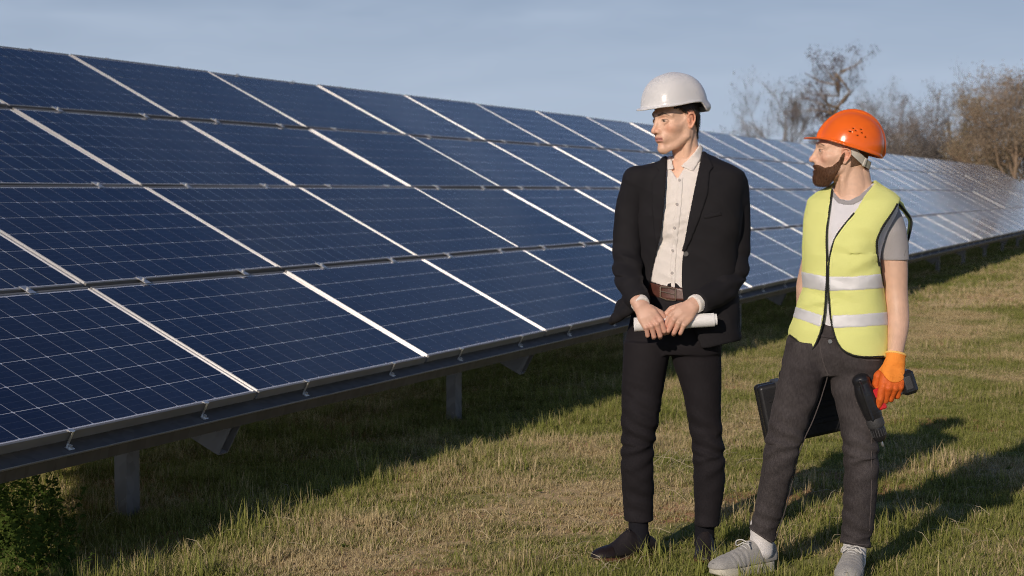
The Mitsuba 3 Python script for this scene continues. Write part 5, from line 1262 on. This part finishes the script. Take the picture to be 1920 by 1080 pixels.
cf = Field([-.05, -.05, -.05], [.01, .05, .05], .0025); cf.add(chain([[-.030, .006, 0], [-.026, .006, 0]], [.0300, .0300]), 0); cf.add(chain([[-.030, -.006, 0], [-.026, -.006, 0]], [.0300, .0300]), 0.01)
clip_field(cf, [('i', (lambda x, y, z: np.abs(x + .028) - .004 + 0 * y + 0 * z, 0, 0))], .002)
bsdf('cuff_hem', base_color=rgb(.92, .55, .16), roughness=.9)
add('cuff_hem', ply(to_world(mirrored(cf.mesh(1), GH)), smooth=True), 'cuff_hem', GL)
# ---- cordless drill (local: x along the barrel to the bit, y along the grip to the battery)
grip = trimesh.transform_points([[.086, 0, -.034]], GH)[0]
dx = nrm(W(1643, 812, -.172) - W(1612, 712, -.172) + np.array([0, -.004, 0])); dy = -GH[:3, 1]; dy = nrm(dy - dx * (dy @ dx)); dz_ = np.cross(dx, dy)
t0_ = grip - dx * .060 - dy * .088; dx, dy, dz_ = dx * 1.1, dy * 1.1, dz_ * 1.1
DM = frame_mat(t0_, dx, dy, dz_)
DR = lab('cordless_drill', 'black cordless drill with red switches, held nose down in the orange glove', 'drill')
df = Field([-.03, -.05, -.05], [.26, .22, .05], .0026)
df.add(chain([[.012, 0, 0], [.045, 0, 0], [.10, .003, 0], [.138, .004, 0]], [.026, .0335, .0325, .027], 14), 0)
df.add(ell([-.002, 0, 0], [.020, .029, .029]), .012)
df.add(chain([[.062, .030, 0], [.058, .075, 0], [.050, .118, 0]], [.021, .0195, .021]), .012)
for i in range(6): df.add(chain([[.022 + i * .0075, -.012, .05], [.022 + i * .0075, .020, .031]], [.0018, .0018]), .0005, 's')
df.D = df.D.astype(np.float32); df.add(chain([[.0, -.012, .032], [.135, -.008, .0295]], [.004, .004]), .004)
scene[DR] = ply(to_world(posed(df.mesh(1), DM)), 'tool_black', smooth=40)
def lathe(prof, n=24):
    m = trimesh.creation.revolve(np.array(prof), sections=n); m.apply_transform(trimesh.geometry.align_vectors([0, 0, 1], [1, 0, 0])); return m
add('clutch_collar', ply(to_world(posed(lathe([(0, .134), (.028, .134), (.029, .140), (.029, .158), (.025, .165), (0, .165)]).apply_translation((0, .004, 0)), DM)), smooth=35), 'tool_grey', DR)
ck = lathe([(0, .164), (.0235, .164), (.0245, .170), (.0235, .196), (.016, .210), (.010, .214), (0, .214)]).apply_translation((0, .004, 0))
add('chuck', ply(to_world(posed(ck, DM)), smooth=35), 'tool_black', DR)
add('chuck_ribs', ply(to_world(posed(cat([box(.170, .194, .0232, .0258, -.0012, .0012).apply_transform(trimesh.transformations.rotation_matrix(a, [1, 0, 0])).apply_translation((0, .004, 0)) for a in np.arange(0, 2 * np.pi, np.pi / 9)]), DM))), 'tool_grey', DR)
lab(DR + '__chuck_ribs', kind='stuff')
add('bit', ply(to_world(posed(tube_mesh([[.213, .004, 0], [.228, .004, 0], [.233, .004, 0]], [.0045, .0045, .002], 8), DM)), smooth=30), 'steel', DR)
add('trigger', ply(to_world(posed(box(.082, .112, .026, .052, -.006, .026, .004), DM)), smooth=30), 'tool_red', DR)
add('mode_switch', ply(to_world(posed(box(.040, .070, .020, .056, .004, .0265, .004), DM)), smooth=30), 'tool_red', DR)
bt = box(.012, .092, .116, .168, -.036, .036, .010)
add('battery', ply(to_world(posed(bt, DM)), smooth=20), 'tool_black', DR)
add('battery_rail', ply(to_world(posed(box(.020, .084, .104, .1165, -.030, .030, .004), DM)), smooth=20), 'tool_grey', DR)
add('battery_latch', ply(to_world(posed(box(.030, .074, .128, .152, .0355, .0395, .003), DM)), smooth=20), 'tool_grey', DR)
# ---- tool case in the other hand, behind the legs
TC = lab('tool_case', 'black plastic tool case carried low behind the legs of the worker in the vest', 'tool case')
c0 = W(1503, 763, .235); cx_ = nrm([.965, .10, .20]); cz_ = nrm(np.array([-.19, 0, .98]) - cx_ * (np.array([-.19, 0, .98]) @ cx_)); cy_ = np.cross(cz_, cx_)
CM = frame_mat(c0, cx_, cy_, cz_)
def rbox(x0, x1, y0, y1, z0, z1, r):
    s = [m3.Manifold.sphere(r, 16).translate([a, b, c]) for a in (x0 + r, x1 - r) for b in (y0 + r, y1 - r) for c in (z0 + r, z1 - r)]
    o = m3.Manifold.batch_hull(s).to_mesh(); return mesh(o.vert_properties[:, :3], o.tri_verts)
CW = .162
scene[TC] = ply(to_world(posed(rbox(-CW, CW, -.052, -.001, -.118, .118, .016), CM)), 'case_black', smooth=35)
add('lid', ply(to_world(posed(rbox(-CW, CW, .001, .046, -.118, .118, .016), CM)), smooth=35), 'case_black', TC)
for z in (-.06, .0, .06): add('rib', ply(to_world(posed(box(-CW + .03, CW - .03, -.056, -.050, z - .010, z + .010, .002), CM)), smooth=20), 'case_black', TC)
for x in (-.075, .075): add('latch', ply(to_world(posed(box(x - .018, x + .018, -.057, .050, .100, .1235, .004), CM)), smooth=20), 'tool_grey', TC)
add('handle', ply(to_world(posed(tube_mesh(smooth_path([[-.055, 0, .112], [-.052, 0, .142], [-.03, 0, .150], [.03, 0, .150], [.052, 0, .142], [.055, 0, .112]], 22), .0095, 10), CM)), smooth=40), 'case_black', TC)
